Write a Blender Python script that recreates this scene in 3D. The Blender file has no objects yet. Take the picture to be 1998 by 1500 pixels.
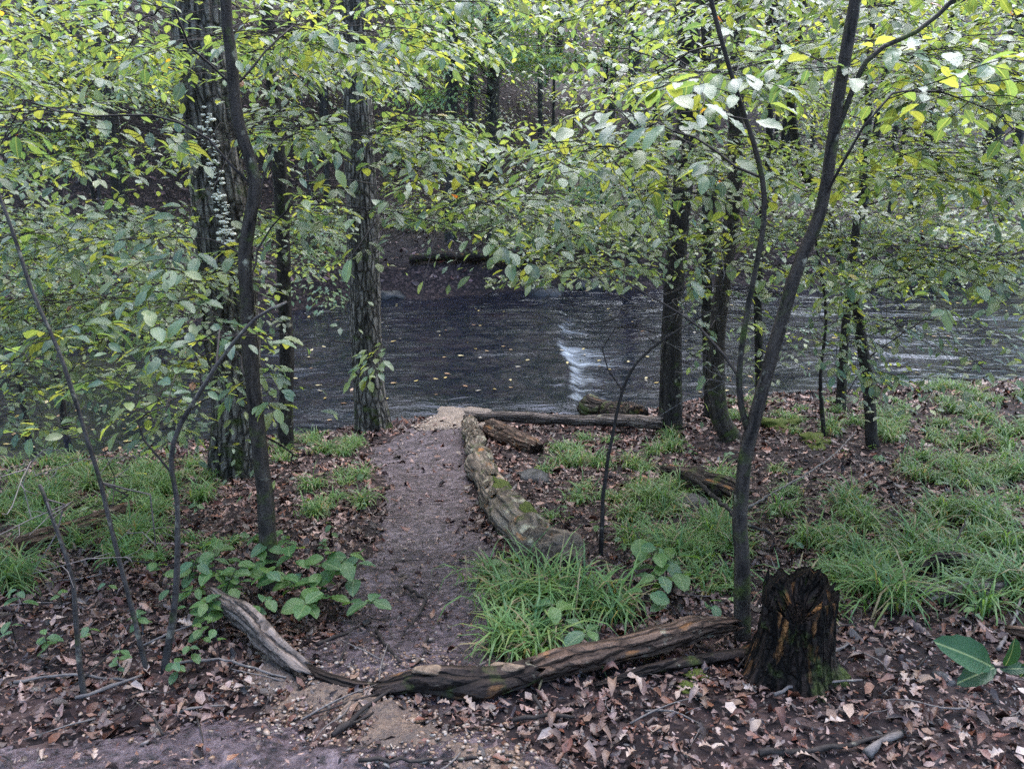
import bpy, math, random
import numpy as np
from mathutils import Matrix, Vector

random.seed(7)
rng = np.random.default_rng(11)
SC = bpy.context.scene
COL = SC.collection

# ------------------------------------------------------------------ camera
CAM_Z = 3.35
PITCH = math.radians(18.0)
FPX = 1500.0                      # focal length in pixels of the 1998 px wide photograph
cam_d = bpy.data.cameras.new('camera')
cam_d.sensor_width = 36.0
cam_d.lens = 36.0 * FPX / 1998.0
cam_d.clip_start = 0.05
cam_d.clip_end = 600.0
cam = bpy.data.objects.new('camera', cam_d)
COL.objects.link(cam)
cam.location = (0, 0, CAM_Z)
cam.rotation_euler = (math.radians(90) - PITCH, 0, 0)
SC.camera = cam

# ------------------------------------------------------------------ world, sun, exposure
SUN_EL, SUN_AZ = 60.0, 15.0
world = bpy.data.worlds.new('World')
SC.world = world
world.use_nodes = True
wn = world.node_tree
wn.nodes.clear()
sky = wn.nodes.new('ShaderNodeTexSky')
sky.sky_type = 'NISHITA'
sky.sun_disc = False
sky.sun_elevation = math.radians(SUN_EL)
sky.sun_rotation = math.radians(SUN_AZ)
sky.air_density = 1.0
sky.dust_density = 0.7
sky.ozone_density = 1.0
bg = wn.nodes.new('ShaderNodeBackground')
bg.inputs['Strength'].default_value = 0.15
wo = wn.nodes.new('ShaderNodeOutputWorld')
wn.links.new(sky.outputs[0], bg.inputs[0])
wn.links.new(bg.outputs[0], wo.inputs[0])
sun_d = bpy.data.lights.new('sun', 'SUN')
sun_d.energy = 1.5
sun_d.angle = math.radians(70)
sun_d.color = (1.0, 0.96, 0.9)
sun = bpy.data.objects.new('sun', sun_d)
COL.objects.link(sun)
az, el = math.radians(SUN_AZ), math.radians(SUN_EL)
sdir = Vector((math.sin(az) * math.cos(el), math.cos(az) * math.cos(el), math.sin(el)))
sun.rotation_euler = sdir.to_track_quat('Z', 'Y').to_euler()
SC.view_settings.view_transform = 'Standard'
SC.view_settings.look = 'None'
SC.view_settings.gamma = 1.0
SC.view_settings.exposure = 3.12
SC.view_settings.use_curve_mapping = False
SC.cycles.use_denoising = False
SC.cycles.max_bounces = 6
SC.cycles.diffuse_bounces = 3
SC.cycles.glossy_bounces = 2
SC.cycles.transmission_bounces = 3
SC.cycles.transparent_max_bounces = 4
SC.cycles.sample_clamp_indirect = 4.0
SC.cycles.caustics_reflective = False
SC.cycles.caustics_refractive = False

# ------------------------------------------------------------------ small maths helpers
def hash2(ix, iy, seed):
    n = (ix.astype(np.int64) * 374761393 + iy.astype(np.int64) * 668265263 + seed * 1442695041) & 0xffffffff
    n = ((n ^ (n >> 13)) * 1274126177) & 0xffffffff
    return ((n ^ (n >> 16)) & 0xffffff) / float(0xffffff)

def vnoise(x, y, seed=0):
    x = np.asarray(x, float); y = np.asarray(y, float)
    ix, iy = np.floor(x), np.floor(y)
    fx, fy = x - ix, y - iy
    fx = fx * fx * (3 - 2 * fx); fy = fy * fy * (3 - 2 * fy)
    a = hash2(ix, iy, seed); b = hash2(ix + 1, iy, seed)
    c = hash2(ix, iy + 1, seed); d = hash2(ix + 1, iy + 1, seed)
    return (a + (b - a) * fx) * (1 - fy) + (c + (d - c) * fx) * fy * 1.0

def fbm(x, y, seed=0, octv=4, rough=0.5):
    s, amp, tot = 0.0, 1.0, 0.0
    for o in range(octv):
        s = s + amp * (vnoise(np.asarray(x) * 2 ** o + 17.3 * o, np.asarray(y) * 2 ** o - 9.1 * o, seed + o) - 0.5)
        tot += amp; amp *= rough
    return s / tot * 2.0          # about -1..1

def sstep(a, b, x):
    t = np.clip((np.asarray(x, float) - a) / (b - a), 0, 1)
    return t * t * (3 - 2 * t)

def nrm(v):
    v = np.asarray(v, float)
    return v / np.maximum(np.linalg.norm(v, axis=-1, keepdims=True), 1e-9)

# ------------------------------------------------------------------ terrain
SN_X = [-30, -9, -6.5, -4.5, -2.2, -1.2, -0.6, 0.2, 1.2, 2.5, 4, 6, 9, 30]
SN_Y = [5.5, 6.6, 7.0, 7.5, 8.5, 9.0, 9.3, 9.25, 8.95, 9.0, 9.2, 9.4, 9.9, 14]
SF_X = [-40, -14, -9, -6, -3, 0, 5, 12, 40]
SF_Y = [10, 12.2, 13.2, 14.2, 16.2, 17.5, 18.0, 18.8, 27]

def shore_near(x):
    return np.interp(x, SN_X, SN_Y) + 0.12 * fbm(x * 1.3, x * 0 + 3.0, 5, 3)

def shore_far(x):
    return np.interp(x, SF_X, SF_Y) + 0.35 * fbm(x * 0.6, x * 0 + 8.0, 6, 3)

SPUR = [(-0.38, 2.2), (-0.42, 2.55), (-0.45, 2.9), (-0.45, 3.5), (-0.52, 4.4), (-0.72, 5.8), (-0.95, 7.2), (-0.75, 8.4), (-0.65, 9.1)]
def spur_dist(x, y):
    cx = np.interp(y, [p[1] for p in SPUR], [p[0] for p in SPUR])
    w = np.interp(y, [2.2, 2.6, 3.5, 5, 7.2, 8.6, 9.3], [0.38, 0.34, 0.30, 0.32, 0.46, 0.40, 0.40])
    d = w - np.abs(x - cx)
    return np.minimum(d, np.minimum(y - 2.1, 9.4 - y))

def trail_dist(x, y):                 # the trail that crosses the foreground
    top = np.interp(x, [-6, -2.5, -1.5, -0.8, -0.3, 0.4, 0.9, 1.4, 4], [2.0, 1.95, 1.95, 2.0, 2.0, 1.75, 1.5, 1.15, 0.9])
    bot = np.interp(x, [-6, 0, 4], [0.55, 0.3, -0.3])
    return np.minimum(top - y, y - bot)

def path_mask(x, y):
    return np.maximum(spur_dist(x, y), trail_dist(x, y)) + 0.15 * fbm(x * 2.1, y * 2.1, 21, 5, 0.6)

def height(x, y):
    x = np.asarray(x, float); y = np.asarray(y, float)
    sn, sf = shore_near(x), shore_far(x)
    t = np.clip((y - 2.4) / (sn - 2.4), 0, 1.0)
    base = np.where(y < 2.4, 1.52 + 0.10 * np.clip((2.4 - y) / 1.0, 0, 1) + 0.33 * np.clip(0.2 - y, 0, 40) * 0.6, 1.52 * (1 - t) ** 1.05)
    bank = 0.14 * sstep(-1.2, -3.5, x) + 0.30 * sstep(0.4, 2.6, x) + 0.12 * sstep(3.0, 6.0, x)
    base = base + bank * sstep(0.3, 0.8, t) * (1 - sstep(0.93, 1.0, t))
    base = base + 0.10 * sstep(1.0, 3.0, x) * sstep(2.2, 4, y) * (1 - t)
    near = base + (0.035 * fbm(x * 0.9, y * 0.9, 1, 4) + 0.018 * fbm(x * 6, y * 6, 2, 3)) * (1 - sstep(0.95, 1, t)) + 0.02 * fbm(x * 1.7, y * 1.7, 4, 2)
    sp = np.maximum(spur_dist(x, y), -0.4)
    near = near - 0.05 * sstep(-0.12, 0.22, sp) * sstep(2.2, 2.7, y)
    near = near - 0.35 * sstep(0, 1.4, y - sn)
    df = y - sf
    u = np.clip(df, 0, None)
    hs = np.interp(x, [-40, -10, 0, 6, 14, 40], [8, 7, 9, 12, 17, 22])
    far = -0.35 * sstep(0, -1.5, df) + 0.62 * sstep(-0.1, 0.75, u) + 0.05 * u + 0.60 * np.clip(u - hs, 0, None) ** 1.0 * sstep(0, 6, u - hs)
    far = far + sstep(0.2, 1.0, u) * (0.16 * fbm(x * 0.5, y * 0.5, 9, 3) + 0.05 * fbm(x * 2.5, y * 2.5, 10, 3))
    far = far + sstep(4, 14, u - hs) * (2.0 * fbm(x * 0.07, y * 0.05, 12, 2) - 2.2 * np.exp(-((x - 2.5 - 0.06 * (y - 30)) / 3.0) ** 2))
    mid = sstep(0.42, 0.58, (y - sn) / np.maximum(sf - sn, 0.5))
    return near * (1 - mid) + far * mid

def grid_axis(parts):
    return np.concatenate([np.arange(lo, hi, st) for lo, hi, st in parts])
gx = grid_axis([(-90, -30, 5), (-30, -9, 0.7), (-9, -4.5, 0.18), (-4.5, 5, 0.065), (5, 9, 0.18), (9, 30, 0.9), (30, 91, 5)])
gy = grid_axis([(-40, -4, 3), (-4, 1.2, 0.3), (1.2, 6, 0.06), (6, 10, 0.08), (10, 20, 0.2), (20, 60, 0.6), (60, 131, 5)])
GX, GY = np.meshgrid(gx, gy)
GZ = height(GX, GY)

GS = GZ.copy()                        # ground with the footpath laid on it
def hq(x, y):                         # ground height read from the ground sheet itself
    x = np.asarray(x, float); y = np.asarray(y, float)
    i = np.clip(np.searchsorted(gx, x) - 1, 0, len(gx) - 2); j = np.clip(np.searchsorted(gy, y) - 1, 0, len(gy) - 2)
    u = np.clip((x - gx[i]) / (gx[i + 1] - gx[i]), 0, 1); v = np.clip((y - gy[j]) / (gy[j + 1] - gy[j]), 0, 1)
    return (GS[j, i] * (1 - u) + GS[j, i + 1] * u) * (1 - v) + (GS[j + 1, i] * (1 - u) + GS[j + 1, i + 1] * u) * v

def path_lift(x, y):
    m = path_mask(x, y)
    return np.where(m > -0.11, 0.022 * np.clip(m / 0.08, -1.4, 1.0) + 0.012 * fbm(x * 6, y * 6, 40, 5, 0.65), -0.05)

def H(x, y):
    return float(hq(x, y))

CP, SP_ = math.cos(PITCH), math.sin(PITCH)
def ray(px, py):
    r, u = (px - 999.0) / FPX, (750.0 - py) / FPX
    return np.array([r, CP + u * SP_, -SP_ + u * CP])

def W(px, py, Y):                     # world point on a pixel's ray at ground distance Y
    d = ray(px, py)
    return np.array([0, 0, CAM_Z]) + d * (Y / d[1])

YS_COARSE = np.concatenate([np.arange(0.6, 12, 0.12), np.arange(12, 70, 0.5)])
def G(px, py):                        # where a pixel's ray meets the ground
    d = ray(px, py); d = d / d[1]
    ys = YS_COARSE
    for _ in range(2):
        under = CAM_Z + d[2] * ys < hq(d[0] * ys, ys)
        k = int(np.argmax(under)) if under.any() else len(ys) - 1
        ys = np.linspace(ys[max(k - 1, 0)], ys[k], 24)
    y = ys[-1] if not under.any() else float(0.5 * (ys[0] + ys[-1]))
    return np.array([d[0] * y, y, H(d[0] * y, y)])

def to_px(P):
    P = np.atleast_2d(P) - np.array([0, 0, CAM_Z])
    f = P[:, 1] * CP - P[:, 2] * SP_
    u = P[:, 1] * SP_ + P[:, 2] * CP
    return 999 + FPX * P[:, 0] / f, 750 - FPX * u / f, f

# ------------------------------------------------------------------ materials
class NT:
    def __init__(self, name):
        self.m = bpy.data.materials.new(name)
        self.m.use_nodes = True
        self.t = self.m.node_tree
        self.t.nodes.clear()
        self.out = self.n('ShaderNodeOutputMaterial')
    def n(self, typ, **kw):
        nd = self.t.nodes.new(typ)
        for k, v in kw.items():
            setattr(nd, k, v)
        return nd
    def l(self, a, b):
        self.t.links.new(a, b)
    def put(self, sock, v):
        if isinstance(v, (int, float)):
            sock.default_value = v
        elif isinstance(v, tuple):
            sock.default_value = v if len(v) == len(sock.default_value) else (*v, 1.0)
        else:
            self.l(v, sock)
    def attr(self, name, out='Color'):
        a = self.n('ShaderNodeAttribute', attribute_name=name)
        return a.outputs[out]
    def geo(self):
        return self.n('ShaderNodeNewGeometry').outputs['Position']
    def scale(self, vec, s):
        m = self.n('ShaderNodeVectorMath', operation='MULTIPLY')
        self.l(vec, m.inputs[0]); m.inputs[1].default_value = s
        return m.outputs[0]
    def noise(self, vec, scale, detail=4, rough=0.55, dist=0.0):
        n = self.n('ShaderNodeTexNoise')
        self.l(vec, n.inputs['Vector'])
        n.inputs['Scale'].default_value = scale
        n.inputs['Detail'].default_value = detail
        n.inputs['Roughness'].default_value = rough
        n.inputs['Distortion'].default_value = dist
        return n.outputs['Fac']
    def voro(self, vec, scale, feature='F1', out='Distance'):
        n = self.n('ShaderNodeTexVoronoi', feature=feature)
        self.l(vec, n.inputs['Vector'])
        n.inputs['Scale'].default_value = scale
        return n.outputs[out]
    def ramp(self, fac, stops, interp='LINEAR'):
        r = self.n('ShaderNodeValToRGB')
        r.color_ramp.interpolation = interp
        while len(r.color_ramp.elements) < len(stops):
            r.color_ramp.elements.new(0.5)
        for e, (p, c) in zip(r.color_ramp.elements, stops):
            e.position = p
            e.color = (*c, 1.0) if isinstance(c, tuple) else (c, c, c, 1.0)
        self.l(fac, r.inputs[0])
        return r.outputs[0]
    def mix(self, fac, a, b, mode='MIX'):
        m = self.n('ShaderNodeMix', data_type='RGBA', blend_type=mode)
        self.put(m.inputs[0], fac); self.put(m.inputs[6], a); self.put(m.inputs[7], b)
        return m.outputs[2]
    def math(self, op, a, b=0.0, clamp=False):
        m = self.n('ShaderNodeMath', operation=op, use_clamp=clamp)
        self.put(m.inputs[0], a); self.put(m.inputs[1], b)
        return m.outputs[0]
    def bump(self, hgt, strength=0.5, dist=0.02, prev=None):
        b = self.n('ShaderNodeBump')
        b.inputs['Strength'].default_value = strength
        b.inputs['Distance'].default_value = dist
        self.l(hgt, b.inputs['Height'])
        if prev is not None:
            self.l(prev, b.inputs['Normal'])
        return b.outputs[0]
    def bsdf(self, color, rough=0.6, normal=None, spec=0.5, **kw):
        p = self.n('ShaderNodeBsdfPrincipled')
        self.put(p.inputs['Base Color'], color)
        self.put(p.inputs['Roughness'], rough)
        self.put(p.inputs['Specular IOR Level'], spec)
        if normal is not None:
            self.l(normal, p.inputs['Normal'])
        for k, v in kw.items():
            self.put(p.inputs[k], v)
        return p
    def done(self, shader):
        self.l(shader, self.out.inputs[0])
        return self.m

def mat_leaf(name, trans=0.52, rough=0.38, spec=0.65, coat=0.3):
    t = NT(name)
    col = t.attr('col')
    lc = t.n('ShaderNodeSeparateXYZ'); t.l(t.attr('lc', 'Vector'), lc.inputs[0])
    pos = t.geo()
    blot = t.noise(pos, 55, 3)
    c = t.mix(t.ramp(blot, [(0.35, 0.0), (0.75, 0.45)]), col, t.mix(1.0, col, (1.25, 1.22, 0.9), 'MULTIPLY'))
    ay = t.math('ABSOLUTE', lc.outputs[1])
    rib = t.ramp(ay, [(0.006, 1.0), (0.022, 0.0)])
    ph = t.math('MULTIPLY', t.math('SUBTRACT', lc.outputs[0], t.math('MULTIPLY', ay, 0.9)), 62.0)
    wave = t.math('SINE', ph)
    c = t.mix(t.math('MULTIPLY', rib, 0.5), c, (0.26, 0.30, 0.13))
    hgt = t.math('ADD', t.math('MULTIPLY', wave, 0.35), t.math('MULTIPLY', rib, -1.2))
    drop = t.noise(pos, 420, 2, 0.6)
    hgt = t.math('ADD', hgt, t.math('MULTIPLY', t.ramp(drop, [(0.5, 0.0), (0.66, 1.0)]), 1.0))
    nm = t.bump(hgt, 0.45, 0.0012)
    p = t.bsdf(c, t.math('ADD', t.math('MULTIPLY', blot, 0.22), rough - 0.1), nm, spec)
    p.inputs['Coat Weight'].default_value = coat; p.inputs['Coat Roughness'].default_value = 0.25
    tr = t.n('ShaderNodeBsdfTranslucent')
    t.l(t.mix(1.0, c, (2.5, 2.05, 0.9), 'MULTIPLY'), tr.inputs[0])
    mx = t.n('ShaderNodeMixShader')
    mx.inputs[0].default_value = trans
    t.l(p.outputs[0], mx.inputs[1]); t.l(tr.outputs[0], mx.inputs[2])
    return t.done(mx.outputs[0])

def mat_litter():
    t = NT('dead_leaf')
    col = t.attr('col')
    pos = t.geo()
    n = t.noise(pos, 60, 4)
    c = t.mix(t.ramp(n, [(0.35, 0.0), (0.7, 0.7)]), col, t.mix(1.0, col, (0.45, 0.42, 0.5), 'MULTIPLY'))
    p = t.bsdf(c, t.ramp(t.noise(pos, 9, 2), [(0.35, 0.32), (0.65, 0.65)]), t.bump(t.noise(pos, 180, 3), 0.5, 0.004), 0.45)
    return t.done(p.outputs[0])

def mat_ground():
    t = NT('forest_floor')
    pos = t.geo()
    v = t.voro(pos, 22, out='Color')
    hs = t.n('ShaderNodeSeparateColor'); t.l(v, hs.inputs[0])
    c = t.ramp(hs.outputs[0], [(0.0, (0.006, 0.004, 0.005)), (0.35, (0.014, 0.009, 0.010)), (0.6, (0.03, 0.018, 0.018)), (0.8, (0.05, 0.03, 0.028)), (0.95, (0.09, 0.06, 0.055))])
    soil = t.ramp(t.noise(pos, 30, 5), [(0.3, (0.006, 0.005, 0.006)), (0.7, (0.022, 0.015, 0.016))])
    c = t.mix(t.ramp(t.noise(pos, 2.2, 4), [(0.42, 0.15), (0.62, 0.75)]), c, soil)
    h = t.math('ADD', t.voro(pos, 22), t.math('MULTIPLY', t.noise(pos, 45, 4), 0.8))
    p = t.bsdf(c, 0.75, t.bump(h, 0.8, 0.03), 0.12)
    return t.done(p.outputs[0])

def mat_path():
    t = NT('trail_dirt')
    pos = t.geo()
    n1 = t.noise(pos, 3.0, 4, 0.6, 0.5)
    n2 = t.noise(pos, 28, 5, 0.65)
    c = t.ramp(n2, [(0.33, (0.012, 0.008, 0.010)), (0.44, (0.062, 0.043, 0.051)), (0.56, (0.125, 0.092, 0.105)), (0.75, (0.23, 0.185, 0.19))])
    c = t.mix(t.ramp(n1, [(0.40, 0.0), (0.62, 0.75)]), c, t.mix(1.0, c, (0.55, 0.48, 0.5), 'MULTIPLY'))
    spk = t.voro(pos, 130, out='Distance')
    c = t.mix(t.ramp(spk, [(0.10, 0.3), (0.2, 0.0)]), c, (0.20, 0.155, 0.14))
    wet = t.noise(pos, 7.0, 5, 0.65, 0.6)
    c = t.mix(t.ramp(wet, [(0.46, 0.0), (0.60, 0.85)]), c, t.mix(1.0, c, (0.35, 0.3, 0.32), 'MULTIPLY'))
    h = t.math('ADD', t.math('MULTIPLY', n2, 1.0), t.math('MULTIPLY', t.noise(pos, 110, 3), 0.4))
    p = t.bsdf(c, t.ramp(n1, [(0.38, 0.6), (0.6, 0.38)]), t.bump(h, 1.0, 0.03), 0.4)
    return t.done(p.outputs[0])

def mat_gravel(name, a, b, c_):
    t = NT(name)
    pos = t.geo()
    v = t.voro(pos, 90, out='Color')
    hs = t.n('ShaderNodeSeparateColor'); t.l(v, hs.inputs[0])
    c = t.ramp(hs.outputs[0], [(0.0, a), (0.5, b), (1.0, c_)])
    c = t.mix(t.ramp(t.noise(pos, 7, 4), [(0.4, 0.0), (0.65, 0.7)]), c, a)
    p = t.bsdf(c, 0.55, t.bump(t.noise(pos, 60, 5, 0.7), 0.9, 0.014), 0.5)
    return t.done(p.outputs[0])

def mat_bark(name, dark, light, scale=34, stretch=0.13, moss=0.0, mosstop=0.8, lichen=0.0, bumpd=0.02, orange=0.0, crack=0.0):
    t = NT(name)
    bk = t.attr('bk', 'Vector')
    sx = t.scale(bk, (1, 1, stretch))
    n = t.noise(sx, scale, 4, 0.6, 0.4)
    fine = t.noise(bk, scale * 3, 4, 0.6)
    f = t.math('ADD', t.math('MULTIPLY', n, 0.75), t.math('MULTIPLY', fine, 0.3))
    c = t.ramp(f, [(0.36, dark), (0.52, tuple(0.5 * (a + b) for a, b in zip(dark, light))), (0.70, light)])
    if crack:
        wob = t.n('ShaderNodeVectorMath', operation='ADD'); t.l(t.scale(bk, (1, 1, stretch * 1.6)), wob.inputs[0])
        nz = t.n('ShaderNodeTexNoise'); t.l(bk, nz.inputs['Vector']); nz.inputs['Scale'].default_value = scale * 0.5
        t.l(t.scale(nz.outputs['Color'], (0.02, 0.02, 0.02)), wob.inputs[1])
        e = t.voro(wob.outputs[0], scale * 0.9, 'DISTANCE_TO_EDGE')
        ck = t.ramp(e, [(0.0, 0.0), (0.22, 1.0)])
        f = t.math('ADD', t.math('MULTIPLY', f, 0.6), t.math('MULTIPLY', ck, 0.6 * crack))
        c = t.mix(t.math('MULTIPLY', t.math('SUBTRACT', 1.0, ck), 0.9 * crack), c, tuple(0.5 * v for v in dark))
    if orange:
        c = t.mix(t.ramp(t.noise(t.scale(bk, (1, 1, 0.35)), 16, 4), [(0.62 - 0.1 * orange, 0.0), (0.72, 1.0)]), c, (0.26, 0.115, 0.042))
    if lichen:
        c = t.mix(t.ramp(t.noise(bk, 11, 5, 0.65), [(0.62 - 0.12 * lichen, 0.0), (0.72 - 0.08 * lichen, 0.85)]), c, (0.30, 0.27, 0.20))
    if moss:
        z = t.n('ShaderNodeSeparateXYZ'); t.l(bk, z.inputs[0])
        low = t.ramp(t.math('DIVIDE', z.outputs[2], mosstop * 2), [(0.0, 1.0), (1.0, 0.0)])
        mk = t.ramp(t.math('ADD', t.noise(bk, 9, 4), t.math('MULTIPLY', low, 0.22 * moss)), [(0.58, 0.0), (0.72, 0.9)])
        mc = t.ramp(fine, [(0.35, (0.022, 0.032, 0.008)), (0.7, (0.07, 0.085, 0.02))])
        c = t.mix(mk, c, mc)
    p = t.bsdf(c, 0.7, t.bump(f, 1.0, bumpd), 0.12)
    return t.done(p.outputs[0])

def mat_simple(name, a, b, scale=20, rough=0.6, bumpd=0.01, spec=0.4):
    t = NT(name)
    pos = t.geo()
    n = t.noise(pos, scale, 5, 0.6)
    p = t.bsdf(t.ramp(n, [(0.3, a), (0.7, b)]), rough, t.bump(n, 0.8, bumpd), spec)
    return t.done(p.outputs[0])

def mat_attr(name, rough=0.5, spec=0.5, scale=60, trans=0.0):
    t = NT(name)
    col = t.attr('col')
    pos = t.geo()
    n = t.noise(pos, scale, 4)
    c = t.mix(t.ramp(n, [(0.3, 0.0), (0.7, 0.6)]), col, t.mix(1.0, col, (0.62, 0.6, 0.62), 'MULTIPLY'))
    p = t.bsdf(c, rough, t.bump(n, 0.5, 0.006), spec)
    if trans:
        tr = t.n('ShaderNodeBsdfTranslucent')
        t.l(t.mix(1.0, c, (1.6, 1.6, 0.9), 'MULTIPLY'), tr.inputs[0])
        mx = t.n('ShaderNodeMixShader'); mx.inputs[0].default_value = trans
        t.l(p.outputs[0], mx.inputs[1]); t.l(tr.outputs[0], mx.inputs[2])
        return t.done(mx.outputs[0])
    return t.done(p.outputs[0])

def mat_water():
    t = NT('stream_water')
    pos = t.geo()
    st = t.scale(pos, (0.55, 1.35, 1.0))
    big = t.noise(st, 2.2, 3, 0.55, 0.6)
    mid = t.noise(st, 4.6, 3, 0.5, 1.2)
    fin = t.noise(st, 24, 3, 0.6, 0.4)
    bed = t.noise(pos, 1.1, 5, 0.65)
    c = t.ramp(bed, [(0.32, (0.003, 0.004, 0.007)), (0.5, (0.006, 0.007, 0.011)), (0.62, (0.009, 0.008, 0.012)), (0.78, (0.018, 0.012, 0.013))])
    stones = t.voro(pos, 7.0, out='Color')
    sc = t.n('ShaderNodeSeparateColor'); t.l(stones, sc.inputs[0])
    c = t.mix(t.ramp(sc.outputs[1], [(0.55, 0.0), (0.9, 0.5)]), c, (0.022, 0.019, 0.022))
    h = t.math('ADD', t.math('ADD', t.math('MULTIPLY', big, 1.0), t.math('MULTIPLY', mid, 0.42)), t.math('MULTIPLY', fin, 0.012))
    foam = t.attr('foam', 'Fac')
    calm = t.attr('calm', 'Fac')
    streak = t.noise(t.scale(pos, (1.6, 9.0, 3.0)), 3.2, 4, 0.65, 0.8)
    fm = t.ramp(t.math('ADD', t.math('MULTIPLY', foam, 0.75), t.math('MULTIPLY', t.math('SUBTRACT', streak, 0.5), 1.5)), [(0.32, 0.0), (1.0, 0.7)])
    fm = t.math('MULTIPLY', fm, t.ramp(foam, [(0.02, 0.0), (0.12, 1.0)]), True)
    nm = t.n('ShaderNodeBump')
    nm.inputs['Distance'].default_value = 0.036
    t.l(t.math('SUBTRACT', 1.0, t.math('MULTIPLY', calm, 0.75)), nm.inputs['Strength'])
    t.l(h, nm.inputs['Height'])
    c = t.mix(fm, c, (0.34, 0.37, 0.42))
    p = t.bsdf(c, t.math('ADD', t.math('MULTIPLY', fm, 0.5), 0.03), nm.outputs[0], 0.5, IOR=1.33)
    p.inputs['Specular Tint'].default_value = (0.26, 0.38, 0.80, 1.0)  # tint colour put in to darken and blue the mirrored sky
    return t.done(p.outputs[0])

M = {}
M['leaf'] = mat_leaf('green_leaf')
M['far_leaf'] = mat_leaf('far_green_leaf', 0.48, 0.42, 0.5, 0.2)
M['plant_leaf'] = mat_leaf('plant_leaf', 0.35, 0.36, 0.45, 0.0)
M['big_leaf'] = mat_leaf('dark_glossy_leaf', 0.2, 0.34, 0.3, 0.0)
M['litter'] = mat_litter()
M['ground'] = mat_ground()
M['path'] = mat_path()
M['gravel_orange'] = mat_gravel('orange_gravel', (0.04, 0.026, 0.023), (0.10, 0.060, 0.042), (0.16, 0.104, 0.072))
M['gravel_tan'] = mat_gravel('tan_gravel', (0.06, 0.042, 0.035), (0.14, 0.095, 0.07), (0.22, 0.16, 0.12))
M['bark_big'] = mat_bark('furrowed_bark', (0.007, 0.006, 0.006), (0.27, 0.23, 0.195), 26, 0.14, 0.4, 0.6, 0.0, 0.04, 0.0, 0.9)
M['bark'] = mat_bark('smooth_dark_bark', (0.005, 0.004, 0.004), (0.045, 0.036, 0.032), 30, 0.22, 0.2, 0.5, 0.2, 0.012)
M['bark_moss'] = mat_bark('mossy_bark', (0.006, 0.005, 0.005), (0.065, 0.050, 0.042), 40, 0.2, 0.55, 0.6, 0.1, 0.014)
M['bark_grey'] = mat_bark('grey_sapling_bark', (0.010, 0.008, 0.008), (0.085, 0.072, 0.066), 34, 0.3, 0.15, 0.3, 0.5, 0.008)
M['bark_far'] = mat_bark('far_bark', (0.008, 0.007, 0.007), (0.05, 0.043, 0.042), 20, 0.2, 0.3, 1.0, 0.3, 0.02)
M['bark_pale'] = mat_bark('pale_bark', (0.12, 0.115, 0.12), (0.36, 0.35, 0.35), 14, 0.6, 0.0, 1, 0.4, 0.015)
M['twig'] = mat_bark('twig_bark', (0.008, 0.006, 0.006), (0.045, 0.036, 0.033), 60, 0.3, 0, 1, 0.15, 0.003)
M['twig_pale'] = mat_bark('pale_twig', (0.05, 0.042, 0.042), (0.165, 0.14, 0.13), 60, 0.3, 0, 1, 0.2, 0.003)
M['log'] = mat_bark('lichen_log_bark', (0.012, 0.009, 0.009), (0.24, 0.185, 0.145), 20, 0.10, 0.15, 9.0, 0.55, 0.04, 0.2, 0.55)
M['log_dark'] = mat_bark('wet_rotten_wood', (0.005, 0.004, 0.004), (0.06, 0.040, 0.033), 26, 0.14, 0.25, 9.0, 0.2, 0.035, 0.2, 0.8)
M['log_pale'] = mat_bark('weathered_grey_wood', (0.012, 0.009, 0.009), (0.24, 0.185, 0.16), 46, 0.06, 0.0, 1, 0.2, 0.02, 0.0, 0.8)
M['log_rust'] = mat_bark('rust_brown_wood', (0.014, 0.009, 0.008), (0.17, 0.105, 0.075), 34, 0.10, 0.0, 1, 0.3, 0.035, 0.3, 0.8)
M['stump'] = mat_bark('rotten_stump_wood', (0.004, 0.003, 0.003), (0.03, 0.019, 0.015), 44, 0.10, 0.3, 0.1, 0.0, 0.04, 0.12, 1.0)
M['rot'] = mat_simple('crumbling_rot', (0.04, 0.022, 0.014), (0.20, 0.135, 0.09), 40, 0.8, 0.02)
M['moss'] = mat_simple('moss', (0.02, 0.03, 0.006), (0.10, 0.115, 0.022), 90, 0.85, 0.02, 0.2)
M['fungus'] = mat_simple('white_bracket_fungus', (0.62, 0.54, 0.42), (0.88, 0.80, 0.66), 60, 0.6, 0.004)
M['stone'] = mat_attr('stone', 0.5, 0.5, 90)
M['rock'] = mat_simple('wet_dark_rock', (0.008, 0.008, 0.009), (0.04, 0.037, 0.039), 12, 0.5, 0.03, 0.25)
M['grass'] = mat_attr('sedge_blade', 0.42, 0.32, 8, 0.4)
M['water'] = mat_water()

# ------------------------------------------------------------------ object helpers
def mesh_np(name, V, F, mat, attrs=None, smooth=True):
    me = bpy.data.meshes.new(name)
    V = np.ascontiguousarray(V, dtype=np.float32)
    F = np.ascontiguousarray(F, dtype=np.int32)
    m, k = F.shape
    me.vertices.add(len(V)); me.vertices.foreach_set('co', V.ravel())
    me.loops.add(m * k); me.loops.foreach_set('vertex_index', F.ravel())
    me.polygons.add(m); me.polygons.foreach_set('loop_start', np.arange(0, m * k, k, dtype=np.int32))
    me.update(calc_edges=True)
    me.polygons.foreach_set('use_smooth', np.full(m, smooth, dtype=bool))
    for nm, (typ, arr) in (attrs or {}).items():
        a = me.attributes.new(nm, typ, 'POINT')
        key = {'FLOAT_COLOR': 'color', 'FLOAT_VECTOR': 'vector', 'FLOAT': 'value'}[typ]
        a.data.foreach_set(key, np.ascontiguousarray(arr, dtype=np.float32).ravel())
    if mat is not None:
        me.materials.append(mat)
    me.update()
    return me

def link(name, me, parent=None, loc=(0, 0, 0)):
    o = bpy.data.objects.new(name, me)
    COL.objects.link(o)
    o.location = [float(v) for v in loc]
    if parent is not None:
        o.parent = parent
    return o

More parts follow.
